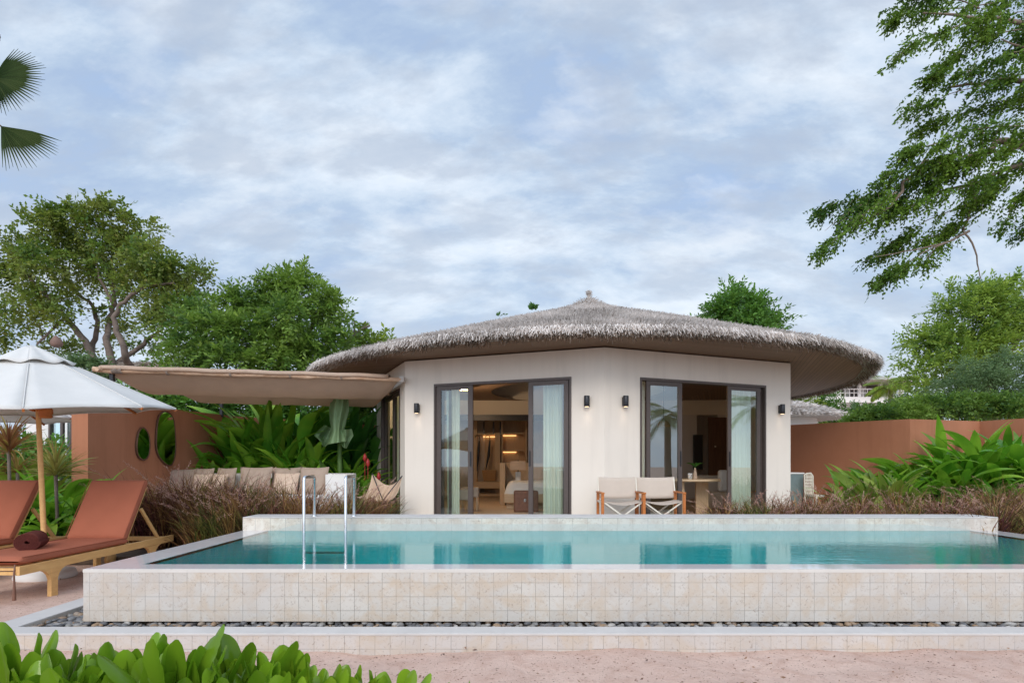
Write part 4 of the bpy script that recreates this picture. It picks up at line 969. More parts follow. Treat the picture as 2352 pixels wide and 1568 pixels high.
# ------------------------------------------------------------------ shaded lounge
bn = tag(empty('garden_bench', (-4.8, 11.7, FL)), 'long white built-in bench with low back under the canopy', 'bench'); L = -bn.location
o = MB().box(X(352, 11.6), X(752, 11.2), 11.15, 11.95, FL, .52).build('seat', M_white, bn, bevel=.01); o.location = L
o = MB().box(X(352, 11.9), X(810, 11.75), 11.85, 12.0, FL, 1.03).build('backrest', M_white, bn, bevel=.01); o.location = L
o = MB().box(X(760, 11.5), X(808, 11.5), 11.15, 11.84, FL, 1.02).build('end_block', M_white, bn, bevel=.01); o.location = L
o = MB().box(X(356, 11.5), X(750, 11.2), 11.17, 11.84, .522, .62).build('seat_pad', M_offwhite, bn, bevel=.03); o.location = L
def pillow(px0, px1, ytop, d, m_, label, tilt=12, h=None, rz=0):
    wd_ = (X(px1, d)-X(px0, d)); zt = Z(ytop, d); h = h or min(wd_, zt-.60); h = max(h, .40)
    c = (X((px0+px1)/2, d), d, zt-h/2)
    o = MB(); M = Matrix.Rotation(R(rz), 4, 'Z') @ Matrix.Rotation(R(-tilt), 4, 'X')
    n = 12
    def f(sg):
        def fn(u, v):
            a, b = u*2-1, v*2-1; e = (1-abs(a)**3.2)*(1-abs(b)**3.2); pin = 1-.07*(1-abs(b)**2) if abs(a) > .99 else 1
            xx = a*wd_/2*(1-.07*(1-b*b)*abs(a)**4); zz = b*h/2*(1-.07*(1-a*a)*abs(b)**4)
            return tuple(M @ Vector((xx, sg*.085*max(0, e)**.55, zz)))
        return fn
    o.grid(f(-1), n, n); o.grid(f(1), n, n)
    ob = o.build('cushion', m_); ob.location = c; tag(ob, label, 'cushion', 'scatter cushions along the white bench')
pillow(353, 446, 1076, 11.55, M_taupe, 'leftmost taupe cushion on the bench below the tall mirror', rz=6)
pillow(445, 492, 1074, 11.6, M_taupe, 'taupe cushion standing behind the first cream cushion', rz=-8)
pillow(441, 484, 1086, 11.35, M_lightp, 'small cream cushion left of its cream neighbour on the bench', tilt=22, h=.42)
pillow(486, 520, 1086, 11.33, M_lightp, 'small cream cushion in front of the round shouldered taupe one', tilt=22, h=.42)
pillow(492, 545, 1073, 11.6, M_taupe, 'round shouldered taupe cushion left of the white gap in the row', rz=-15)
pillow(549, 624, 1071, 11.4, M_taupe, 'large square taupe cushion in the middle of the bench')
pillow(622, 688, 1072, 11.6, M_taupe, 'taupe cushion standing behind the wide cream cushion')
pillow(627, 686, 1084, 11.35, M_lightp, 'wide cream cushion between the two large taupe squares', tilt=20, h=.45)
pillow(687, 754, 1071, 11.4, M_taupe, 'large square taupe cushion at the right end of the row')

# butterfly chair
bc = tag(empty('butterfly_chair', (X(875, 10.2), 10.2, FL)), 'beige canvas butterfly chair turned towards the bench', 'chair')
d = 10.2; cx_ = X(875, d)
def rel(px, py, dd): return Vector((X(px, dd)-cx_, dd-10.2, Z(py, dd)-FL))
TL, TR_, BL, BR = rel(855, 1087, 10.55), rel(924, 1092, 10.35), rel(818, 1141, 10.15), rel(884, 1150, 9.85)
def sling(u, v):
    p = TL.lerp(TR_, u).lerp(BL.lerp(BR, u), v); s = math.sin(math.pi*u); sv = math.sin(math.pi*v)
    return tuple(p+Vector((0, .10*s*(1-v), -.20*s*(1-v)**1.5-.02*s*v))+Vector((.04, .12, -.22))*sv*(.6+.4*s))
q = MB(); q.grid(sling, 16, 16); q.build('canvas_seat', fabric('butterfly_canvas', (.56, .40, .28)), bc, solid=.005)
ft = [Vector((-.3, .2, 0)), Vector((.3, .25, 0)), Vector((-.28, -.3, 0)), Vector((.3, -.3, 0))]
for a, b in ((TL, ft[3]), (TR_, ft[2]), (BL, ft[1]), (BR, ft[0])): MB().tube([a, a.lerp(b, .5)+Vector((0, 0, -.02)), b], .010, 8).build('frame_rod', M_black, bc)
MB().tube([ft[0], ft[2]], .01, 8).build('frame_rod', M_black, bc); MB().tube([ft[1], ft[3]], .01, 8).build('frame_rod', M_black, bc)
# side table, lantern, side frame
st = tag(empty('side_table', (X(846, 9.6), 9.6, FL)), 'low side table with a dark top under the brown folded cloth', 'table')
zt_ = Z(1157, 9.6)-FL
MB().lathe([(.16, -.02), (.165, 0)], (0, 0, zt_), 24).build('tabletop', M_darkwood, st)
for k in range(3): a = k*2.09+.5; MB().tube([(.13*math.cos(a), .13*math.sin(a), 0), (.07*math.cos(a), .07*math.sin(a), zt_-.02)], .01, 8).build('leg', M_steel, st)
q = MB(); q.lathe([(.13, 0), (.12, .03), (.05, .09), (.0, .115)], (0, 0, 0), 5); o = q.build('folded_cloth', fabric('brown_cloth', (.30, .13, .09))); o.location = (X(851, 9.6), 9.6, Z(1156, 9.6)); tag(o, 'peaked brown cloth on the low side table by the butterfly chair', 'cloth')
ln = tag(empty('lantern', (X(863, 9.3), 9.3, FL)), 'small grey metal lantern standing below the butterfly chair', 'lantern')
h_ = Z(1158, 9.3)-FL
q = MB(); q.box(-.055, .055, -.055, .055, 0, h_-.02); q.build('body', M_lantern if 'M_lantern' in globals() else mat('grey_metal', (.30, .30, .31), rough=.4, metal=.6, noise=.1, nscale=20), ln, bevel=.006)
MB().lathe([(.075, 0), (.07, .012), (.02, .03)], (0, 0, h_-.02), 4).build('lid', M_black, ln)

# AC unit and white slatted chair right of the facade
ac = tag(empty('air_conditioner', (X(1832, 12.6), 12.6, 0)), 'grey outdoor air conditioning box half hidden by the villa corner', 'air conditioner'); L = -ac.location
o = MB().box(X(1812, 12.6), X(1846, 12.6), 12.6, 12.95, FL, Z(1088, 12.6)).build('casing', mat('blue_grey_metal', (.16, .21, .21), rough=.5, noise=.08, nscale=9), ac, bevel=.01); o.location = L
o = MB().box(X(1812, 12.6), X(1847, 12.6), 12.58, 12.97, Z(1088, 12.6)+.001, Z(1086, 12.6)+.012).build('lid', M_offwhite, ac); o.location = L
sc_ = tag(empty('slatted_chair', (X(1860, 12.4), 12.4, 0)), 'cream slatted chair back beside the grey air conditioning box', 'chair'); L = -sc_.location
d = 12.4; z0, z1 = FL, Z(1087, d)
q = MB(); q.tube([(X(1850, d), d, z0), (X(1848, d), d, z1-.03), (X(1852, d), d, z1), (X(1862, d), d, z1+.01), (X(1867, d), d, z1-.05), (X(1868, d), d, z0)], .016, 8); o = q.build('frame', M_offmetal, sc_); o.location = L
for px in (1852, 1855, 1858, 1861, 1864): o = MB().box(X(px, d)-.007, X(px, d)+.007, d-.005, d+.005, z0+.3, z1).build('slat', M_offmetal, sc_); o.location = L
q = MB()
for k in range(6): q.box(X(1850, d), X(1867, d), d-.004, d+.004, z1-.08-k*.07, z1-.065-k*.07)
o = q.build('cross_slats', M_offmetal, sc_); o.location = L
q = MB(); q.box(X(1849, d), X(1849, d)+.18, d-.45, d, z0+.40, z0+.44); q.box(X(1849, d), X(1849, d)+.03, d-.45, d-.42, z0, z0+.4); o = q.build('seat', M_offmetal, sc_); o.location = L

# neighbouring buildings
nv = tag(empty('neighbour_villa', (-12, 15, 0)), 'white neighbouring villa with dark framed window seen behind the parasol pole', 'villa'); L = -nv.location
def nb(par, name, m_, *b_, **k):
    q = MB()
    for x in b_: q.box(*x)
    o = q.build(name, m_, par, **k); o.location = -par.location; return o
d = 14
nb(nv, 'wall', M_white, (X(60, d), X(113, d), d, d+.2, 0, 3.0), (X(113, d), X(260, d), d, d+.2, Z(941, d)+.02, 3.0), (X(197, d), X(260, d), d, d+.2, 0, Z(941, d)+.02))
nb(nv, 'window_frame', M_frame, (X(113, d), X(117, d), d-.03, d+.1, 0, Z(942, d)), (X(140, d), X(146, d), d-.03, d+.1, 0, Z(942, d)), (X(162, d), X(197, d), d-.03, d+.1, 0, Z(942, d)), (X(117, d), X(162, d), d-.03, d+.1, Z(947, d), Z(942, d)))
nb(nv, 'window_pane', M_glass, (X(117, d), X(162, d), d+.03, d+.034, 0, Z(947, d)))
nb(nv, 'room_back', M_darkwood, (X(113, d), X(200, d), d+1.2, d+1.3, 0, 3))
q = MB(); q.grid(lambda u, v: (X(124+16*u, d), d+.2+.02*math.sin(u*25), 2.6*v), 24, 2); o = q.build('window_curtain', M_curtain, nv); o.location = L
nb(nv, 'window_mullion', M_offwhite, (X(150, d), X(155, d), d-.01, d+.06, 0, Z(952, d)))
def thatch_cone(name, c, rad, z0, z1, label, nst=5000):
    r = tag(empty(name, (c[0], c[1], 0)), label, 'villa')
    q = MB(); q.lathe([(rad, z0), (rad*.98, z0+.1), (rad*.5, z0+(z1-z0)*.62), (.02, z1)], (0, 0, 0), 40); q.build('roof', M_thatch_body, r)
    n = nst; f_ = rng.random(n)**.5; th = rng.random(n)*6.283
    zz = np.where(f_ > .5, z0+.1+(z0+(z1-z0)*.62-z0-.1)*(1-f_)/.5, z0+(z1-z0)*.62+(z1-z0)*.38*(1-f_/.5))
    pos = np.stack([rad*f_*np.cos(th), rad*f_*np.sin(th), zz+.02], 1)
    d_ = np.stack([np.cos(th), np.sin(th), -.15+.5*rng.random(n)-.3], 1)+rng.normal(size=(n, 3))*.2
    quads('thatch', leafquads(pos, d_, .32, .06), M_thatch, r)
    q = MB(); q.lathe([(rad*.6, 0), (rad*.6, z0+.12)], (0, 0, 0), 24); q.build('wall', M_white, r)
    return r
thatch_cone('neighbour_villa', (X(1790, 24), 24), 2.35, Z(964, 24), Z(920, 24), 'low neighbouring villa with grey thatched roof right of the main villa')
thatch_cone('neighbour_villa', (X(370, 26), 26), 1.9, Z(858, 26), Z(837, 26), 'distant pale thatched roof peeking over the canopy')
ht = tag(empty('hotel_building', (X(1970, 55), 56, 0)), 'distant white hotel with balconies beyond the garden trees', 'building')
d = 55; xa, xb_ = X(1880, d), X(2075, d)
nb(ht, 'wall', M_white, (xa, xb_, d+2, d+9, 0, 9.2))
for k, zf in enumerate((3.0, 5.6, 8.2)):
    nb(ht, 'balcony_slab', M_offwhite, (xa, xb_, d, d+2, zf-.9, zf-.35)); q = MB(); q.box(xa, xb_, d, d+.06, zf+.35, zf+.45); q.box(xa, xb_, d, d+.06, zf, zf+.06)
    for i in range(20): x = xa+(xb_-xa)*i/19; q.box(x-.03, x+.03, d+.01, d+.05, zf-.35, zf+.4)
    o = q.build('railing', M_offwhite, ht); o.location = -ht.location
    nb(ht, 'window', M_frame, *[(xa+.8+i*1.7, xa+1.9+i*1.7, d+1.95, d+2.02, zf-.3, zf+1.2) for i in range(4)])
nb(ht, 'column', M_offwhite, *[(xa+i*2.05-.12, xa+i*2.05+.12, d+.1, d+.4, 0, 9.2) for i in range(5)])
q = MB(); q.lathe([(6.2, 9.2), (6.0, 9.4), (.1, 10.9)], (X(1978, d)+.6, d+4, 0), 30); o = q.build('roof', M_thatch_body, ht); o.location = -ht.location
# ------------------------------------------------------------------ foliage
G1 = leaf_mat('leaf_mid_green', [(0, (.03, .09, .02)), (.5, (.06, .16, .03)), (1, (.12, .26, .045))])
G2 = leaf_mat('leaf_olive', [(0, (.035, .08, .018)), (.5, (.075, .15, .028)), (.85, (.14, .24, .035)), (1, (.22, .22, .05))], tcol=(.34, .46, .05))
G3 = leaf_mat('leaf_cool_green', [(0, (.02, .055, .018)), (.4, (.05, .12, .026)), (.8, (.11, .21, .035)), (1, (.22, .32, .05))], tcol=(.26, .44, .05))
G4 = leaf_mat('leaf_grey_green', [(0, (.05, .10, .04)), (.5, (.09, .16, .06)), (1, (.15, .23, .09))], tcol=(.25, .36, .12))
G5 = leaf_mat('leaf_yellow_green', [(0, (.06, .12, .015)), (.5, (.13, .22, .03)), (1, (.25, .33, .05))], tcol=(.4, .5, .05))
GB = leaf_mat('broad_leaf', [(0, (.035, .13, .012)), (.4, (.08, .27, .02)), (.8, (.17, .42, .035)), (1, (.34, .48, .05))], rough=.3, trans=.38, tcol=(.22, .5, .02))
GD = leaf_mat('broad_leaf_dark', [(0, (.015, .06, .015)), (.6, (.04, .16, .025)), (1, (.09, .27, .035))], rough=.28, trans=.22, tcol=(.1, .35, .03))
GPALE = leaf_mat('pale_broad_leaf', [(0, (.16, .26, .13)), (1, (.24, .36, .19))], rough=.5, trans=.3)

def tree(name, label, limbs, clumps, m_, bark, twig, leaf, lw, m=8, cat='tree', droop=.3, group=None, loc=None, sub=0):
    """limbs: list of (points, r0, r1); clumps: list of (centre, radii, n)"""
    b0 = Vector(limbs[0][0][0]) if limbs else Vector(loc)
    r = tag(empty(name, (b0.x, b0.y, 0)), label, cat, group); L = -r.location
    if limbs:
        q = MB()
        for pts, r0, r1 in limbs:
            pts = [Vector(p) for p in pts]; fine = []
            for i in range(len(pts)-1):
                k = 4
                for j in range(k): fine.append(pts[i].lerp(pts[i+1], j/k)+Vector((random.gauss(0, 1), random.gauss(0, 1), random.gauss(0, 1)))*r0*.22)
            fine.append(pts[-1]); fine[0] = pts[0]
            n = len(fine); q.tube(fine, [r0+(r1-r0)*(i/(n-1))**.8 for i in range(n)], 9)
        q.build('trunk', bark, r).location = L
    V = np.concatenate([sprays(c, rd, int(n), m, twig, leaf, lw, droop) for c, rd, n in clumps])
    quads('crown', V, m_, r).location = L
    return r
def pc(px, py, d, rx, ry, n, rd=None):
    """clump centre and radii given in photo pixels at depth d"""
    k = d/F; return (tuple(P3(px, py, d)), (rx*k, (rd or (rx+ry)/2)*k, ry*k), n)

# big spreading tree on the left
d = 24
base = P3(240, 960, d); base.z = 0
lp = lambda *pp: [P3(a, b, d+(c if len(x_) > 2 else 0)) for x_ in pp for a, b, c in [tuple(x_)+((0,) if len(x_) == 2 else ())]]
limbs = [([base]+lp((245, 880), (240, 846)), .42, .34),
 (lp((240, 860), (205, 800), (160, 740), (120, 690), (70, 640), (20, 600)), .24, .06), (lp((240, 850), (262, 845, 0), (245, 790), (250, 740, 1), (262, 700, 1), (260, 640, 1), (240, 600, 1), (235, 560, 1)), .26, .06),
 (lp((300, 850), (290, 810, -1), (268, 760, -1), (262, 730, -1), (275, 700, -1), (310, 672, -1), (350, 655, -1), (400, 650, -1)), .22, .05),
 (lp((245, 850), (330, 790, 1), (360, 765, 1), (390, 790, 1), (402, 820, 1)), .17, .05), (lp((205, 840), (215, 790, 1), (225, 740, 1), (212, 700, 1), (175, 670, 1), (150, 640)), .2, .05),
 (lp((262, 700), (230, 640), (215, 580)), .12, .04), (lp((245, 850), (300, 852, 0)), .26, .22), (lp((100, 780), (90, 750), (60, 735)), .08, .03), (lp((150, 730), (85, 790, -1)), .10, .05)]
cl = [pc(160, 520, d, 62, 40, 300), pc(240, 510, d, 70, 42, 330), pc(300, 540, d+1, 58, 48, 300), pc(120, 545, d, 60, 38, 240), pc(90, 600, d-1, 70, 45, 260), pc(30, 570, d, 60, 42, 200), pc(20, 640, d, 60, 50, 260),
 pc(180, 600, d+1, 70, 48, 300), pc(270, 600, d, 70, 45, 300), pc(345, 600, d-1, 60, 38, 230), pc(330, 650, d, 60, 40, 200), pc(400, 620, d, 55, 35, 220), pc(440, 640, d, 45, 38, 180), pc(390, 680, d-1, 60, 42, 220),
 pc(370, 720, d-1, 55, 32, 170), pc(180, 680, d, 40, 36, 90), pc(100, 680, d, 50, 34, 120), pc(40, 700, d-1, 55, 38, 190), pc(20, 755, d, 50, 32, 160), pc(110, 725, d-1, 36, 22, 90), pc(250, 660, d+1, 55, 32, 130),
 pc(330, 790, d+1, 36, 28, 50), pc(410, 770, d, 34, 40, 60), pc(180, 810, d+2, 38, 36, 80), pc(230, 740, d+1, 34, 28, 45), pc(455, 690, d, 35, 30, 90), pc(160, 480, d, 25, 18, 40), pc(255, 478, d, 30, 18, 60), pc(60, 520, d, 40, 20, 40), pc(140, 790, d+2, 40, 35, 70), pc(285, 760, d+2, 40, 34, 60)]
cl = [(c, (r_[0]*.86, r_[1]*.9, r_[2]*.80), n*.52) for c, r_, n in cl]
limbs = [(a_, b_*.7, c_*.8) for a_, b_, c_ in limbs]
tree('spreading_tree', 'tall spreading tree with bare forked limbs at the far left', limbs, [(a_, b_, c_*1.35) for a_, b_, c_ in cl], G2, M_bark_grey, .70, .17, .10, m=9)
tree('background_shrub', 'dark green shrub under the left end of the canopy', [([(X(365, 19), 19, 0), (X(365, 19), 19, 2)], .06, .04)], [pc(345, 880, 19, 50, 26, 200), pc(400, 890, 19, 50, 30, 220), pc(370, 920, 19, 70, 26, 200)], G1, M_bark, .4, .14, .08)
tree('shrubby_tree', 'low light green shrub below the spreading tree behind the parasol', [([(X(160, 22), 22, 0), (X(160, 22), 22, 2.5)], .08, .04)], [pc(205, 845, 22, 50, 30, 120), pc(130, 850, 22, 40, 25, 70), pc(240, 850, 22, 40, 20, 90)], G4, M_bark, .5, .16, .08)
# feathery dense tree
d = 20
cl = [pc(660, 660, d, 60, 36, 260), pc(720, 700, d, 58, 42, 280), pc(600, 690, d, 60, 38, 260), pc(640, 730, d-1, 80, 48, 420), pc(560, 710, d, 50, 32, 170), pc(730, 760, d-1, 55, 50, 300), pc(570, 770, d-1, 75, 50, 420), pc(480, 770, d-1, 60, 55, 380), pc(430, 810, d-1, 60, 42, 340), pc(520, 830, d-1.5, 80, 35, 420), pc(640, 810, d-1, 75, 50, 420), pc(720, 825, d-1, 60, 36, 260), pc(780, 785, d, 30, 34, 110), pc(765, 700, d, 30, 24, 70), pc(690, 640, d, 22, 24, 60), pc(612, 650, d, 16, 26, 40), pc(530, 690, d, 40, 18, 60), pc(440, 740, d, 40, 34, 130), pc(800, 820, d, 40, 30, 120)]
tree('feathery_tree', 'dense bright green feathery tree left of the thatched roof', [([(X(650, d), d, 0), P3(655, 850, d), P3(640, 760, d), P3(650, 690, d)], .3, .06), ([P3(652, 840, d), P3(700, 780, d), P3(740, 700, d)], .14, .04), ([P3(655, 860, d), P3(570, 780, d), P3(520, 720, d)], .14, .04), ([P3(690, 860, d), P3(700, 800, d-.5), P3(690, 740, d)], .2, .05)], [(c_, (a_*.84, b_*.9, e_*.82), n_*.45) for c_, (a_, b_, e_), n_ in cl]+[pc(px_, py_+22, d, 12, 22, 14) for px_, py_ in ((612, 632), (640, 640), (668, 628), (692, 622), (715, 640), (740, 655), (775, 680), (790, 715), (800, 750), (560, 668), (530, 672), (585, 650), (505, 690), (480, 700), (655, 640), (760, 668), (450, 712))], G3, M_bark, .70, .17, .075, m=13)
q = MB(); d = 21
for pts in ([(800, 790), (812, 770), (830, 755), (846, 738)], [(812, 770), (815, 750), (812, 735)], [(830, 755), (850, 748)]): q.tube([P3(a, b, d) for a, b in pts], [.04, .03, .02, .01][:len(pts)], 6)
q.tube([(X(800, d), d, 0), P3(800, 790, d)], [.08, .04], 6)
tag(q.build('bare_branch', M_bark_grey), 'leafless grey branch rising between the feathery tree and the thatch', 'branch')
tree('frangipani_tree', 'yellow tinted frangipani crown just left of the thatched roof slope', [([(X(850, 22), 22, 0), P3(845, 800, 22)], .1, .05)], [pc(850, 775, 22, 38, 16, 80), pc(830, 795, 22, 40, 20, 80), pc(882, 775, 22, 18, 10, 24), pc(810, 830, 22, 46, 26, 110)], G5, M_bark, .4, .22, .09, m=6)
# trees behind the right slope
d = 30
tree('far_tree', 'small dark green tree rising behind the right slope of the thatch', [([(X(1700, d), d, 0), P3(1700, 800, d), P3(1690, 720, d)], .2, .05)], [pc(1665, 700, d, 44, 26, 140), pc(1700, 715, d, 50, 34, 260), pc(1740, 740, d, 44, 22, 160), pc(1640, 725, d, 30, 30, 70), pc(1785, 745, d, 30, 20, 70), pc(1720, 770, d, 70, 40, 260)], G1, M_bark, .8, .24, .10, m=10, droop=.1)
# right hand trees
d = 26
G6 = leaf_mat('leaf_fresh_green', [(0, (.035, .09, .02)), (.4, (.08, .17, .03)), (.8, (.17, .29, .045)), (1, (.30, .40, .06))], tcol=(.36, .52, .06))
cl = [pc(2250, 690, d, 80, 34, 300), pc(2190, 720, d, 55, 26, 150), pc(2300, 700, d, 70, 45, 260), pc(2350, 690, d, 60, 50, 240), pc(2220, 760, d, 80, 45, 360), pc(2140, 780, d, 50, 26, 160), pc(2300, 780, d, 80, 50, 380), pc(2170, 820, d, 60, 45, 300), pc(2120, 850, d, 36, 40, 140), pc(2230, 840, d, 70, 45, 300), pc(2370, 790, d, 60, 60, 300), pc(2150, 900, d, 50, 35, 160), pc(2120, 770, d, 32, 14, 50), pc(2420, 740, d, 80, 70, 300)]
tree('tamarind_tree', 'large airy green tree filling the sky at the right edge', [([(X(2280, d), d, 0), P3(2280, 880, d), P3(2270, 780, d), P3(2250, 700, d)], .4, .06), ([P3(2280, 860, d), P3(2350, 760, d), P3(2380, 700, d)], .2, .05), ([P3(2280, 880, d), P3(2200, 800, d), P3(2150, 770, d)], .18, .04)], [(c_, (a_*.9, b_*.9, e_*.88), n_*.60) for c_, (a_, b_, e_), n_ in cl], G6, M_bark, .85, .20, .075, m=13, droop=.1)
d = 21
cl = [pc(2230, 870, d, 56, 40, 300), pc(2180, 900, d, 48, 34, 240), pc(2270, 900, d, 50, 50, 300), pc(2330, 880, d, 55, 60, 400), pc(2390, 900, d, 60, 70, 400), pc(2340, 930, d, 60, 40, 300), pc(2210, 930, d, 60, 30, 260), pc(2300, 850, d, 40, 36, 180)]
tree('olive_tree', 'rounded grey green tree standing over the terracotta wall on the right', [([(X(2280, d), d, 0), P3(2280, 960, d), P3(2270, 900, d)], .18, .05)], cl, G4, M_bark, .45, .10, .045, m=10)
d = 17.5
tree('clipped_hedge', 'low dense hedge showing above the terracotta wall corner', [([(X(2100, d), d, 0), (X(2100, d), d, 2.0)], .07, .05)], [pc(px, max(938, 972-(px-1985)*.2), d, 36, 22, 300, rd=45) for px in range(1990, 2350, 34)], G3, M_bark, .28, .10, .05, m=8, cat='hedge', droop=0)
d = 40
cc = P3(2046, 886, d)
r = tag(empty('coconut_palm', (cc.x, cc.y, 0)), 'small coconut palm in front of the distant white hotel', 'palm'); L = -r.location
o = MB().tube([(cc.x+.1, cc.y, 0), (cc.x, cc.y, cc.z*.5), tuple(cc)], [.22, .16, .14], 8).build('trunk', M_bark_grey, r); o.location = L
def fronds(c, n, Lf, m_, par, el=(1.2, -.1), bend=1.5, lf=.5, lw=.05, k=22):
    V = []
    for i in range(n):
        az = i*2.399+random.random()*.4; e0 = random.uniform(*el) if el[0] < el[1] else random.uniform(el[1], el[0]); p = np.array(c, float); h = np.array([math.cos(az), math.sin(az), 0]); sdv = np.array([-math.sin(az), math.cos(az), 0])
        pts = []
        for j in range(k):
            s = j/(k-1); e = e0-bend*s; dd = h*math.cos(e)+np.array([0, 0, 1])*math.sin(e); pts.append((p.copy(), dd, s)); p = p+dd*Lf/k
        for p_, dd, s in pts[2:]:
            for sg in (-1, 1):
                ld = dd*.6+sdv*sg*.75+np.array([0, 0, -.35])
                V.append(leafquads(p_[None], ld[None], lf*math.sin(math.pi*min(1, s*.85+.15))+.05, lw, nrm=np.array([[0, 0, 1.]])))
    o = quads('fronds', np.concatenate(V), m_, par); return o
fronds(cc, 22, 2.0, G5, r, lf=.75, lw=.12, k=18).location = L
d = 30
for (px, py, rx, ry, lab, mm) in ((1850, 935, 40, 30, 'bright yellow green shrub between the villa corner and the hotel', G5), (1912, 930, 26, 34, 'dark rounded tree in front of the distant hotel', G1), (1968, 948, 26, 20, 'pale flowering shrub at the foot of the distant hotel', G4), (2085, 935, 26, 22, 'grey green shrub beside the coconut palm', G4)):
    tree('garden_shrub', lab, [([(X(px, d), d, 0), P3(px, py+20, d)], .1, .06)], [pc(px, py, d, rx, ry, 200), pc(px+8, py+28, d, rx, ry, 200), pc(px-8, py-6, d, rx*.6, ry*.6, 60), pc(px, py+70, d, 40, 40, 120)], mm, M_bark, .45, .14, .07, m=8, group='shrubs in front of the distant hotel')
# greenery behind the canopy and the left edge
d = 16.5
tree('background_hedge', 'dark hedge behind the terracotta wall and broad leaved plants', [([(X(640, 18.5), 18.5, 0), (X(640, 18.5), 18.5, 2)], .08, .05)], [pc(px, py, 18.5, 70, 50, 230, rd=60) for px in range(420, 860, 62) for py in (935, 1010)], G1, M_bark, .5, .17, .09, m=8, cat='hedge', droop=.1)
tree('dark_shrub', 'dark shrub beside the neighbouring villa at the left edge', [([(X(40, 12.9), 12.9, 0), (X(40, 12.9), 12.9, 1.2)], .05, .03)], [pc(30, 1060, 12.9, 60, 60, 300, rd=60), pc(110, 1075, 12.9, 60, 50, 260, rd=60)], G1, M_bark, .4, .13, .07)

# overhanging tree at the upper right, rooted beyond the frame
d = 9.5
def lq(*pp): return [P3(a, b, d+c) for a, b, c in pp]
limbs = [([(X(2560, 10), 10, 0), P3(2570, 900, 10), P3(2600, 500, 10), P3(2560, 300, 10), P3(2560, 0, 10)], .24, .12),
 (lq((2570, 420, .4), (2450, 310, .2), (2352, 340, 0), (2300, 325, 0), (2240, 360, 0), (2200, 385, 0), (2120, 375, -.2), (2070, 440, -.2), (2010, 500, -.3), (1960, 530, -.3)), .09, .012),
 (lq((2500, 380, .3), (2400, 370, 0), (2300, 390, .2), (2240, 430, .2), (2225, 490, .2), (2215, 530, .2), (2245, 590, .2), (2252, 640, .2)), .05, .007), (lq((2225, 530, .2), (2180, 555, .1), (2100, 575, 0), (2010, 590, 0)), .022, .006),
 (lq((2240, 420, .2), (2160, 440, .2), (2080, 480, .2)), .03, .008), (lq((2560, 300, .5), (2420, 200, .3), (2320, 180, 0), (2250, 190, 0), (2180, 200, 0)), .07, .015), (lq((2560, 200, .5), (2400, 60, .3), (2260, 40, .2), (2120, 30, 0)), .07, .012), (lq((2420, 200, .3), (2380, 120, 0), (2300, 90, 0)), .04, .01)]
GO = leaf_mat('overhang_leaf', [(0, (.014, .042, .008)), (.5, (.028, .078, .014)), (.8, (.06, .13, .02)), (1, (.16, .26, .03))], tcol=(.2, .36, .03), trans=.28, spec=.15)
# leafy boughs: spines in photo pixels; twigs hang off them down and to the left
boughs = [[(2400, -20), (2300, 5), (2200, 20), (2120, 25), (2060, 35), (2032, 30)], [(2300, 30), (2200, 60), (2130, 85), (2080, 110), (2050, 140)], [(2400, 60), (2300, 75), (2230, 100), (2190, 130), (2150, 170)], [(2420, 110), (2330, 120), (2260, 150), (2200, 175), (2130, 175)],
 [(2450, 180), (2350, 170), (2260, 195), (2180, 215), (2120, 250), (2090, 240)], [(2400, 230), (2320, 230), (2240, 250), (2170, 275), (2110, 300)], [(2400, 290), (2300, 290), (2220, 300), (2150, 330), (2090, 345), (2060, 370)], [(2350, 340), (2240, 355), (2160, 370), (2100, 385), (2050, 400), (2010, 425)],
 [(2200, 385), (2120, 405), (2060, 430), (2000, 450), (1940, 465), (1900, 475), (1880, 500)], [(2060, 440), (2000, 480), (1960, 510), (1930, 540), (1900, 565), (1880, 590)], [(2030, 440), (1980, 470), (1930, 500), (1895, 530)], [(2100, 400), (2080, 440), (2050, 480), (2015, 520)],
 [(2280, 400), (2220, 430), (2160, 445), (2100, 470), (2060, 505)], [(2300, 430), (2240, 465), (2180, 485), (2120, 510), (2090, 540), (2040, 560)], [(2230, 500), (2180, 530), (2120, 550), (2060, 570), (2010, 585), (1990, 600)], [(2180, 555), (2130, 575), (2090, 600), (2050, 625), (2015, 650)], [(2160, 560), (2130, 590), (2140, 610)],
 [(2420, 340), (2340, 380), (2290, 410), (2270, 440)], [(2400, 400), (2350, 440), (2320, 480), (2310, 520)], [(2420, 480), (2370, 510), (2340, 545)], [(2450, -40), (2400, 20), (2330, 30), (2270, 70)], [(2380, 10), (2350, 90), (2310, 140)], [(2450, 120), (2390, 170), (2340, 210)], [(2450, 250), (2380, 300), (2320, 330)],
 [(2560, 100), (2450, 150), (2400, 250)], [(2560, 300), (2450, 320), (2400, 380)], [(2500, 420), (2430, 470), (2420, 540)], [(2250, 20), (2180, -10), (2100, -20)], [(2200, 330), (2180, 370), (2150, 400), (2130, 440)], [(2260, 300), (2250, 340), (2220, 380)]]
V = []; tw_ = []
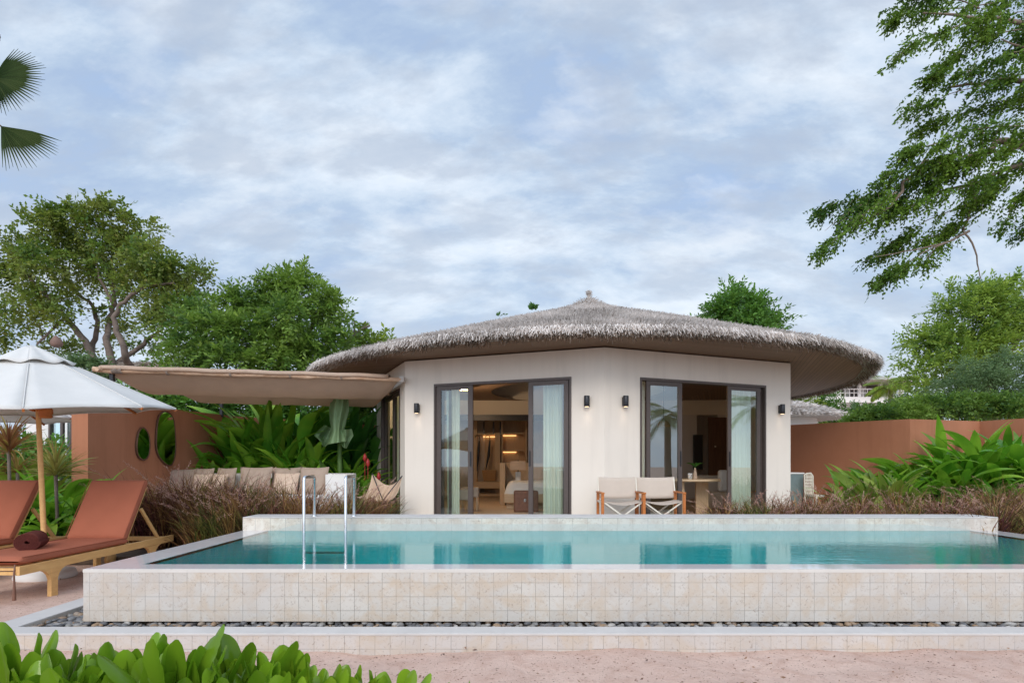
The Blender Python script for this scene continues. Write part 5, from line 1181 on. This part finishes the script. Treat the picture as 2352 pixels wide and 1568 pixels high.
for sp in boughs:
    dd = 9.5+random.uniform(-.45, .45); pts = [P3(a, b, dd+random.uniform(-.08, .08)) for a, b in sp]
    tot = sum((b-a).length for a, b in zip(pts, pts[1:])); nt = int(tot/.0098); arr = np.array([tuple(p) for p in pts])
    cum = np.concatenate([[0], np.cumsum(np.linalg.norm(np.diff(arr, axis=0), axis=1))]); nc_ = max(3, int(tot/.16)); u_ = np.clip(rng.random(nc_)[rng.integers(0, nc_, nt)]*cum[-1]+rng.normal(size=nt)*.055, 0, cum[-1])
    p = np.stack([np.interp(u_, cum, arr[:, k]) for k in range(3)], 1); q_ = np.stack([np.interp(np.minimum(u_+.05, cum[-1]+.0), cum, arr[:, k]) for k in range(3)], 1)
    sd_ = unit(np.diff(arr[[0, -1]], axis=0))[0]
    p = p+rng.normal(size=(nt, 3))*np.array([.05, .12, .05])
    td = unit(sd_*.75+rng.normal(size=(nt, 3))*np.array([.45, .5, .38])+np.array([-.12, 0, -.38]))
    Lt = .30*(.35+.9*rng.random(nt))*(1-.45*u_/cum[-1]); side = unit(np.cross(td, unit(rng.normal(size=(nt, 3))*.7+np.array([0, 0, 1]))))
    m_ = 8
    for k in range(m_):
        s_ = (k+.6)/m_; sg = 1 if k % 2 else -1
        c_ = p+td*(Lt*s_)[:, None]+np.array([0, 0, -1])*(.35*Lt*s_*s_)[:, None]
        ld = unit(td*.6+side*sg*.8+rng.normal(size=(nt, 3))*.25+np.array([0, 0, -.2]))
        V.append(leafquads(c_, ld, .066*(.6+.7*rng.random(nt)), .036*(.7+.6*rng.random(nt))))
    limbs.append(([tuple(x) for x in arr], .013, .003))
    for k in range(0, nt, 9): e_ = p[k]+td[k]*Lt[k]; tw_.append((tuple(p[k]), tuple(e_+np.array([0, 0, -.3*Lt[k]]))))
b0 = Vector(limbs[0][0][0]); r = tag(empty('overhanging_tree', (b0.x, b0.y, 0)), 'feathery tree whose drooping branches hang into the upper right sky', 'tree'); L = -r.location
q = MB()
for pts, r0, r1 in limbs:
    pts = [Vector(p) for p in pts]; fine = []
    for i_ in range(len(pts)-1):
        for j_ in range(4): fine.append(pts[i_].lerp(pts[i_+1], j_/4)+Vector((random.gauss(0, 1), random.gauss(0, 1), random.gauss(0, 1)))*r0*.3)
    fine.append(pts[-1]); n = len(fine); q.tube(fine, [r0+(r1-r0)*(k/(n-1))**.8 for k in range(n)], 7)
for a_, b_ in tw_: q.tube([a_, b_], [.003, .0015], 4, cap=False)
q.build('trunk', M_bark, r).location = L
quads('crown', np.concatenate(V), GO, r).location = L

for kk, (x_, y_, z_) in enumerate(((9.6, 6.1, 2.75), (12.4, 7.6, 3.1))):
    r = tag(empty('garden_palm', (x_, y_, 0)), ['palm beyond the right frame edge mirrored in the right door glass', 'second palm beyond the right frame edge farther from the pool'][kk], 'palm', 'palms beside the pool outside the frame'); L = -r.location
    o = MB().tube([(x_+.1, y_, 0), (x_, y_, z_*.5), (x_, y_, z_)], [.14, .11, .10], 8).build('trunk', M_bark_grey, r); o.location = L
    fronds((x_, y_, z_), 16, 1.5, G1, r, lf=.5, lw=.05, k=20).location = L
# fan palm at the upper left
d = 8.5
c0 = P3(-150, 200, d)
r = tag(empty('fan_palm', (c0.x, c0.y, 0)), 'fan palm with split dark fronds reaching in at the upper left', 'palm'); L = -r.location
o = MB().tube([(c0.x-.2, c0.y, 0), (c0.x-.1, c0.y, 3), tuple(c0)], [.2, .16, .15], 12).build('trunk', M_bark_grey, r); o.location = L
GP = leaf_mat('palm_leaf', [(0, (.008, .016, .005)), (.6, (.014, .030, .008)), (1, (.035, .05, .016))], trans=.03, rough=.8, spec=.05)
def fan(px, py, dirang, span, Lp, n, tilt=0, name='frond'):
    """fan of narrow blades from a hub; angles in the x-z plane, slightly dished"""
    hub = P3(px, py, d); S = []
    for i in range(n):
        a = R(dirang+span*(i/(n-1)-.5)); Lb = Lp*(.82+.2*math.cos(a-R(dirang)))*random.uniform(.92, 1.05)
        dv = Vector((math.cos(a), .25*math.sin((i/(n-1)-.5)*3)+tilt, math.sin(a))).normalized(); sv = dv.cross(Vector((.2, 1, .1))).normalized()
        rows = []
        for k in range(7):
            s = k/6; wv = (.005+.013*s/.45 if s < .45 else .018*max(.05, 1-((s-.45)/.55)**1.5))*Lp/.7
            p = hub+dv*(Lb*s)+Vector((0, 0, -.16*Lb*max(0, s-.45)**1.6)); rows.append([p-sv*wv+Vector((0, .006, 0)), p, p+sv*wv+Vector((0, .006, 0))])
        S.append(rows)
    o = strips(name, np.array([[[tuple(c) for c in row] for row in b] for b in S]), GP, r); o.location = L
    o = MB().tube([c0, c0.lerp(hub, .5)+Vector((0, 0, .12)), hub], [.02, .015, .012], 8).build('frond_stem', M_bark, r); o.location = L
fan(-16, 178, -8, 160, .74, 38); fan(2, 290, -40, 70, .78, 20); fan(-50, 120, 40, 70, .42, 20); fan(-30, 215, -30, 90, .34, 22); fan(-200, 100, 110, 110, .8, 30); fan(-260, 260, 200, 110, .8, 30); fan(-130, 50, 80, 110, .7, 30)

# ------------------------------------------------------------------ broad-leaved plants
def broad(name, label, px, d, z0, n, L_, W, el, bend, m_=GB, spread=.18, group=None, cat='plant', az=None):
    x = X(px, d); r = tag(empty(name, (x, d, z0)), label, cat, group)
    base = np.stack([rng.normal(size=n)*spread, rng.normal(size=n)*spread, np.zeros(n)], 1)
    A = (rng.random(n)*6.283) if az is None else (az[0]+(az[1]-az[0])*rng.random(n))
    Ls = L_*(.55+.5*rng.random(n)); e0 = el[0]+(el[1]-el[0])*rng.random(n)
    n = int(n*2.3); base = np.stack([rng.normal(size=n)*spread*1.3, rng.normal(size=n)*spread*1.3, np.zeros(n)], 1); A = (rng.random(n)*6.283) if az is None else (az[0]+(az[1]-az[0])*rng.random(n))
    hh = rng.random(n)**1.2; e0 = el[0]+(el[1]-el[0])*rng.random(n); base[:, 2] = hh*L_*.34; base[:, 0] += np.cos(A)*hh*.12*L_; base[:, 1] += np.sin(A)*hh*.12*L_
    Ls = L_*(.28+.34*rng.random(n))
    S = blade(base, A, e0, bend*(.5+.9*rng.random(n)), Ls, W*.66*(.7+.5*rng.random(n)), pet=.2, K=13, fold=.3, cols=5)
    strips('leaves', S, m_, r)
    q = MB()
    for b in base: q.tube([(b[0]*.6, b[1]*.6, 0), (b[0]*.85, b[1]*.85, max(b[2], .2)*.55), (b[0], b[1], b[2]+.01)], [.011, .009, .006], 5, cap=False)
    q.build('stems', M_stem, r); return r
M_stem = mat('green_stem', (.09, .17, .04), rough=.6, noise=.2, nscale=20)
gl_ = 'broad leaved plants behind the white bench'
broad('broad_leaf_plant', 'tallest bright broad leaved plant rising behind the middle of the bench', 650, 13.2, .1, 80, 3.7, .38, (1.0, 1.5), 1.0, group=gl_)
broad('broad_leaf_plant', 'bright broad leaved plant behind the large square cushion', 580, 13.0, .1, 70, 3.1, .34, (.9, 1.45), 1.2, group=gl_)
broad('broad_leaf_plant', 'shorter leafy plant in front of the tall bright one', 690, 12.6, .1, 66, 2.3, .27, (.9, 1.45), 1.2, group=gl_)
broad('broad_leaf_plant', 'low leafy plant at the right end of the shaded wall', 530, 12.7, .1, 50, 2.0, .25, (.7, 1.4), 1.2, group=gl_)
broad('broad_leaf_plant', 'dark glossy leaved plant tall beside the side window', 800, 14.0, .1, 66, 3.3, .46, (.9, 1.5), 1.0, m_=GD, group=gl_)
broad('broad_leaf_plant', 'dark leaved plant behind the pale drooping leaf', 740, 14.2, .1, 50, 3.3, .42, (.9, 1.5), .9, m_=GD, group=gl_)
broad('broad_leaf_plant', 'fresh green plant low beside the white bench end', 790, 12.6, .1, 46, 1.9, .26, (.8, 1.45), 1.2, group=gl_)
broad('broad_leaf_plant', 'low dark foliage between the bench end and butterfly chair', 835, 12.2, .1, 46, 1.4, .2, (.6, 1.4), 1.2, m_=GB, group=gl_)
broad('broad_leaf_plant', 'leafy plant half hidden behind the side window corner', 850, 14.4, .1, 46, 3.1, .42, (.9, 1.5), 1.0, m_=GD, group=gl_)
# large pale drooping leaves
d = 12.15
r = tag(empty('banana_plant', (X(775, d), d, .1)), 'pale grey green banana leaf drooping in front of the dark foliage', 'plant'); L = -r.location
def pale(pts0, pts1, wob, name='leaf'):
    n_ = len(pts0)
    def fn(u, v):
        k = min(n_-2, int(v*(n_-1))); f_ = v*(n_-1)-k
        l = Vector(pts0[k]).lerp(Vector(pts0[k+1]), f_); q_ = Vector(pts1[k]).lerp(Vector(pts1[k+1]), f_)
        p = l.lerp(q_, u); dd = d+wob*math.sin(math.pi*u)+.10*math.sin(v*4)+.05*math.sin(u*16+v*3); return tuple(P3(p.x, p.y, dd))
    o = MB().grid(fn, 20, 20).build(name, GPALE, r); o.location = L
pale([(762, 915), (756, 935), (757, 965), (762, 990), (752, 1020)], [(800, 915), (802, 940), (795, 970), (790, 992), (800, 1012)], -.3)
pale([(745, 975), (728, 990), (722, 1000), (735, 1012), (742, 1024)], [(765, 985), (770, 1000), (768, 1010), (757, 1016), (746, 1026)], .25)
pale([(765, 988), (762, 1000), (772, 1010), (783, 1022), (790, 1028)], [(808, 985), (812, 1000), (806, 1010), (800, 1022), (796, 1030)], -.2)
o = MB().tube([(X(775, d), d+.25, 0), (X(772, d), d+.25, 1.4), tuple(P3(780, 912, d+.1))], [.07, .05, .02], 10).build('stem', M_stem, r); o.location = L
# red ginger flowers
q = MB()
for px, py, d in ((845, 1062, 12.0), (838, 1050, 12.2), (870, 1093, 12.0)):
    c = P3(px, py, d); q.lathe([(.01, -.09), (.045, -.04), (.04, .03), (.005, .09)], tuple(c), 8); q.tube([(c.x, c.y, .1), tuple(c)], .008, 5)
tag(q.build('red_flowers', mat('red_flower', (.35, .02, .02), rough=.5, noise=.3, nscale=40)), 'few dark red ginger flower heads among the leaves beside the side window', 'flowers')
# right garden plants
gr = 'broad leaved plants along the right garden wall'
broad('broad_leaf_plant', 'large bright plant clump fanning out against the right garden wall', 2195, 12.7, .05, 90, 2.3, .33, (.55, 1.45), 1.1, spread=.3, group=gr)
broad('broad_leaf_plant', 'large bright plant clump reaching the right edge of the photo', 2300, 12.6, .05, 100, 2.9, .34, (.6, 1.5), 1.1, spread=.35, group=gr)
broad('broad_leaf_plant', 'leafy clump filling in below the two largest right clumps', 2250, 11.9, .05, 56, 1.9, .26, (.4, 1.4), 1.2, spread=.4, group=gr)
broad('broad_leaf_plant', 'smaller bright plant in front of the fold of the right garden wall', 2045, 12.2, .05, 50, 1.75, .26, (.6, 1.4), 1.1, group=gr)
broad('broad_leaf_plant', 'small dark leaved plant left of the wall fold', 1975, 12.2, .05, 34, 1.5, .22, (.6, 1.4), 1.1, group=gr)
broad('broad_leaf_plant', 'lime green low plant between the two smaller clumps', 2020, 11.2, .05, 30, 1.45, .28, (.9, 1.45), .9, m_=G5, group=gr)
broad('broad_leaf_plant', 'leafy plant beyond the right edge at the garden wall', 2400, 12.3, .05, 56, 2.4, .3, (.6, 1.5), 1.1, spread=.35, group=gr)
# left garden plants near the loungers
gl2 = 'leafy plants behind the sun loungers'
broad('broad_leaf_plant', 'broad leaved plant behind the parasol pole with one tall pointed leaf', 118, 8.2, .02, 46, 1.6, .25, (.6, 1.45), 1.1, group=gl2)
broad('broad_leaf_plant', 'leafy clump at the very left edge above the farther lounger', 0, 8.6, .02, 50, 1.7, .26, (.6, 1.45), 1.1, group=gl2)
broad('broad_leaf_plant', 'yellowish leafy plant in front of the white neighbouring wall', 85, 9.4, .02, 34, 2.0, .26, (.9, 1.45), .9, m_=G5, group=gl2)
broad('broad_leaf_plant', 'low leafy plant close behind the nearer lounger backrest', 100, 7.7, .02, 50, 1.05, .19, (.4, 1.4), 1.2, group=gl2)
broad('broad_leaf_plant', 'low leafy plant right of the nearer lounger backrest', 185, 7.9, .02, 40, 1.1, .18, (.5, 1.4), 1.1, group=gl2)
broad('broad_leaf_plant', 'dark leaved plant filling the gap behind the two loungers', 60, 7.9, .02, 50, 1.2, .18, (.5, 1.4), 1.1, m_=GD, group=gl2)
broad('broad_leaf_plant', 'small leafy plant at the foot of the terracotta pier', 238, 8.3, .02, 20, .75, .15, (.6, 1.4), 1.1, group=gl2)
def cordyline(px, py, d, n, Ls, label, mm):
    c = P3(px, py, d); r = tag(empty('cordyline_plant', (c.x, c.y, 0)), label, 'plant', 'spiky cordyline plants near the parasol pole')
    q = MB(); q.tube([(0, 0, 0), (.02, 0, c.z*.5), (0, 0, c.z)], [.025, .02, .022], 8); q.build('stem', M_bark_grey, r)
    b = np.zeros((n, 3)); b[:, 2] = c.z+rng.normal(size=n)*.03
    S = blade(b, rng.random(n)*6.283, .0+1.5*rng.random(n)**.8, .35+.7*rng.random(n), Ls*(.7+.5*rng.random(n)), .028, pet=.02, K=7, fold=.5, cols=3)
    strips('leaves', S, mm, r)
MC1 = leaf_mat('cordyline_red', [(0, (.13, .05, .03)), (.4, (.26, .12, .05)), (.8, (.36, .24, .08)), (1, (.24, .24, .05))], tcol=(.5, .2, .05))
MC2 = leaf_mat('cordyline_gold', [(0, (.16, .09, .04)), (.4, (.30, .24, .06)), (1, (.22, .28, .07))], tcol=(.5, .4, .08))
cordyline(20, 1035, 8.0, 80, .62, 'spiky cordyline with red brown leaves at the left edge', MC1); cordyline(128, 1090, 7.6, 76, .50, 'spiky cordyline with gold and pink leaves right of the parasol pole', MC2); cordyline(40, 1085, 8.4, 40, .4, 'low cordyline with reddish leaves between the two spiky ones', MC1)

# ------------------------------------------------------------------ fountain grass
def grass_fn(t, p, tc, o):
    g_ = t.node('ShaderNodeNewGeometry')
    mp = t.node('ShaderNodeMapping'); t.link(tc.outputs['Object'], mp.inputs[0]); mp.inputs['Scale'].default_value = (1, 1, .35)
    a = t.ramp(g_.outputs['Random Per Island'], [(0, (.05, .02, .02)), (.35, (.10, .026, .03)), (.7, (.17, .055, .05)), (1, (.34, .15, .10))])
    b = t.ramp(g_.outputs['Random Per Island'], [(0, (.03, .05, .012)), (.5, (.09, .11, .028)), (1, (.26, .25, .06))])
    c_ = t.ramp(g_.outputs['Random Per Island'], [(0, (.16, .07, .03)), (.5, (.25, .125, .04)), (1, (.52, .32, .12))])
    n1 = t.noise(mp.outputs[0], 2.2, 4, .6); n2 = t.noise(mp.outputs[0], 3.1, 3, .6, .7)
    c = t.mix(t.mapr(n1, .46, .56, 0, 1), a, b); c = t.mix(t.mapr(n2, .46, .58, 0, .95), c, c_)
    t.link(c, p.inputs['Base Color'])
    tr = t.node('ShaderNodeBsdfTranslucent'); t.link(c, tr.inputs[0]); ms = t.node('ShaderNodeMixShader'); ms.inputs[0].default_value = .25
    t.link(p.outputs[0], ms.inputs[1]); t.link(tr.outputs[0], ms.inputs[2]); t.link(ms.outputs[0], o.inputs[0])
GR = mat('dry_grass', rough=.8, spec=.2, fn=grass_fn)
PL = leaf_mat('grass_plume', [(0, (.16, .06, .055)), (.5, (.32, .15, .12)), (1, (.55, .36, .27))], rough=.9, trans=.2, tcol=(.5, .3, .2))
def grass(name, label, area, n, hh, zb=.05, np_=200, ntuft=None):
    """area: list of (x0,x1,y0,y1,weight); tufts"""
    nt = max(4, (ntuft or n//90)); wts = np.array([a[4] for a in area]); ar = rng.choice(len(area), nt, p=wts/wts.sum())
    tx = np.array([rng.uniform(area[k][0], area[k][1]) for k in ar]); ty = np.array([rng.uniform(area[k][2], area[k][3]) for k in ar]); th = np.array([area[k][5] if len(area[k]) > 5 else hh for k in ar])*(.8+.4*rng.random(nt))
    k = rng.integers(0, nt, n)
    b = np.stack([tx[k]+rng.normal(size=n)*.05, ty[k]+rng.normal(size=n)*.05, np.full(n, zb)], 1)
    S = blade(b, rng.random(n)*6.283, 1.1+.45*rng.random(n), .5+1.3*rng.random(n), th[k]*(.55+.6*rng.random(n)), .0135, pet=.0, K=6, fold=.3, cols=2, tipw=1)
    o = strips(name, S, GR); tag(o, label, kind='stuff')
    # plumes: stem plus a brush of tiny hairs, merged into the same stuff
    k = rng.integers(0, nt, np_); V = []
    az = rng.random(np_)*6.283; b = np.stack([tx[k], ty[k], np.full(np_, zb)], 1)
    Ln = th[k]*(.95+.35*rng.random(np_)); e0 = 1.25+.25*rng.random(np_); bd_ = .7+.8*rng.random(np_)
    St = blade(b, az, e0, bd_, Ln, .006, pet=0, K=10, fold=0, cols=2, tipw=1)
    mid = St.mean(2)
    for j in range(6, 9):
        for f_ in np.linspace(0, 1, 7):
            p = mid[:, j]*(1-f_)+mid[:, min(9, j+1)]*f_; dv = unit(mid[:, min(9, j+1)]-mid[:, j]+1e-6)
            for _ in range(2): V.append(leafquads(p, dv*.8+rng.normal(size=p.shape)*.45, .035, .006))
    o2 = quads(name+'_plumes', np.concatenate(V), PL); tag(o2, 'pinkish tan seed plumes '+label.split(' ', 1)[1], kind='stuff')
    o3 = strips('stalks', St, GR, o2)
grass('fountain_grass', 'dry purple brown fountain grass in the bed left of the pool block', [(X(345, 7.9), -3.9, 7.45, 8.4, .6, .95), (-3.95, -3.2, 6.95, 8.4, .55, .90), (-3.2, -2.15, 7.0, 8.3, .45, .87), (X(330, 9.2), -4.0, 8.6, 9.6, .3, .86), (X(800, 8.0), -2.05, 7.6, 9.2, .18, .72), (X(310, 7.9), X(420, 7.9), 7.6, 8.7, .3, 1.0)], 13500, 1.0, np_=300)
grass('fountain_grass', 'dry purple brown fountain grass in the bed right of the director chairs', [(X(1830, 8.0), 6.2, 7.0, 8.4, 1.0, .70), (5.5, 11.0, 6.2, 8.4, 1.4, .76), (X(1830, 9), 9.5, 8.4, 10.2, .8, .84), (X(1575, 7.6), X(1650, 7.6), 7.1, 7.9, .35, .50), (X(1640, 7.7), X(1850, 7.7), 7.1, 8.2, .95, .68)], 21000, 1.0, np_=420)

# ------------------------------------------------------------------ foreground shrub
SC = leaf_mat('thick_glossy_leaf', [(0, (.03, .095, .004)), (.5, (.065, .17, .008)), (.85, (.12, .25, .014)), (1, (.22, .31, .02))], rough=.2, trans=.3, tcol=(.25, .6, .02))
def spoon(base, az, el, L_, W, bend, roll):
    K, Cn = 20, 7; rows = []; p = Vector(base); h = Vector((math.cos(az), math.sin(az), 0)); sdv = Vector((-math.sin(az), math.cos(az), 0))
    for k in range(K):
        s = k/(K-1); e = el-bend*s*s; dv = h*math.cos(e)+Vector((0, 0, math.sin(e))); up = -h*math.sin(e)+Vector((0, 0, math.cos(e)))
        lat = (sdv*math.cos(roll)+up*math.sin(roll)); nu = dv.cross(lat)
        w_ = W*((.13+.87*(s/.66)**1.35) if s < .66 else max(.03, 1-((s-.66)/.34)**2.4)**.5)
        rows.append([tuple(p+lat*(c/(Cn-1)*2-1)*w_/2+nu*(-(abs(c/(Cn-1)*2-1)**1.5)*w_*random.uniform(.10, .16))) for c in range(Cn)]); p += dv*L_/(K-1)
    return rows
sh_specs = [(-.1, 45), ]
rosettes = [(25, 1540, 1.4, .22), (125, 1560, 1.45, .17), (185, 1535, 1.55, .16), (260, 1560, 1.45, .17), (320, 1545, 1.5, .18), (405, 1535, 1.4, .22), (475, 1580, 1.45, .17), (540, 1540, 1.5, .18), (610, 1550, 1.45, .18), (665, 1560, 1.5, .16), (735, 1585, 1.5, .15), (795, 1588, 1.5, .14), (905, 1595, 1.45, .13), (75, 1570, 1.4, .2), (150, 1590, 1.35, .2), (225, 1590, 1.4, .2), (365, 1585, 1.4, .2), (440, 1565, 1.45, .18), (505, 1590, 1.4, .18), (575, 1585, 1.4, .18), (640, 1595, 1.45, .16), (700, 1600, 1.45, .16), (765, 1605, 1.45, .15), (830, 1600, 1.5, .14), (870, 1590, 1.5, .13), (935, 1592, 1.5, .13), (1055, 1588, 1.5, .08), (60, 1600, 1.3, .16), (350, 1610, 1.35, .16), (200, 1610, 1.35, .15), (500, 1610, 1.35, .15), (640, 1620, 1.35, .15), (1060, 1600, 1.5, .08), (760, 1640, 1.35, .15)]
for gi, (lab, rng_) in enumerate((('glossy green beach shrub cut off by the bottom left corner', (-200, 350)), ('glossy green beach shrub at the bottom edge right of its larger neighbours', (350, 620)), ('lowest sprigs of glossy beach shrub towards the middle of the bottom edge', (620, 1200)))):
    sel = [q_ for q_ in rosettes if rng_[0] <= q_[0] < rng_[1]]
    bx = sum(X(q_[0], q_[2]) for q_ in sel)/len(sel); r = tag(empty('beach_shrub', (bx, 1.5, 0)), lab, 'shrub', 'glossy leaved shrubs in the foreground'); L = -r.location
    rows = []; q = MB()
    for px, py, dd, s in sel:
        py += 12; s *= .90
        top = P3(px, py, dd); hub = top+Vector((0, 0, -s*.55))
        n = 10
        for i in range(n):
            az = i*2.399+random.random()*.5; el = random.uniform(.9, 1.4) if i > 2 else random.uniform(1.2, 1.52); Lq = s*random.uniform(.85, 1.3)
            rows.append(spoon(hub+Vector((random.gauss(0, .008), random.gauss(0, .008), -.02*i/n)), az, el, Lq, Lq*random.uniform(.23, .34), random.uniform(-.3, .45), random.gauss(0, .5)))
        q.tube([(bx+(hub.x-bx)*.6, 1.5+(hub.y-1.5)*.5, 0), (hub.x, hub.y, hub.z*.6), tuple(hub)], [.012, .009, .007], 7)
    strips('leaves', np.array(rows), SC, r).location = L; q.build('branches', M_stem, r).location = L
# litter on the sand
n = 900; px = rng.uniform(-3.6, 4.2, n); py = rng.uniform(2.7, 3.62, n); n2 = 160
px = np.concatenate([px, rng.uniform(-6.5, -3.6, n2)]); py = np.concatenate([py, rng.uniform(3.9, 6.5, n2)])
keep = rng.random(len(px)) < 1
pos = np.stack([px, py, np.full(len(px), .028)], 1); pos[:, 2] += .004*rng.random(len(px))
dv = rng.normal(size=(len(px), 3))*np.array([1, 1, .12]); sz = .007+.032*rng.random(len(px))**4
LT = leaf_mat('leaf_litter', [(0, (.07, .04, .03)), (.6, (.16, .09, .06)), (1, (.28, .17, .10))], trans=0)
tag(quads('fallen_leaves', leafquads(pos, dv, sz, sz*.4), LT), 'scattered bits of dry leaf and twig on the pink sand', kind='stuff')
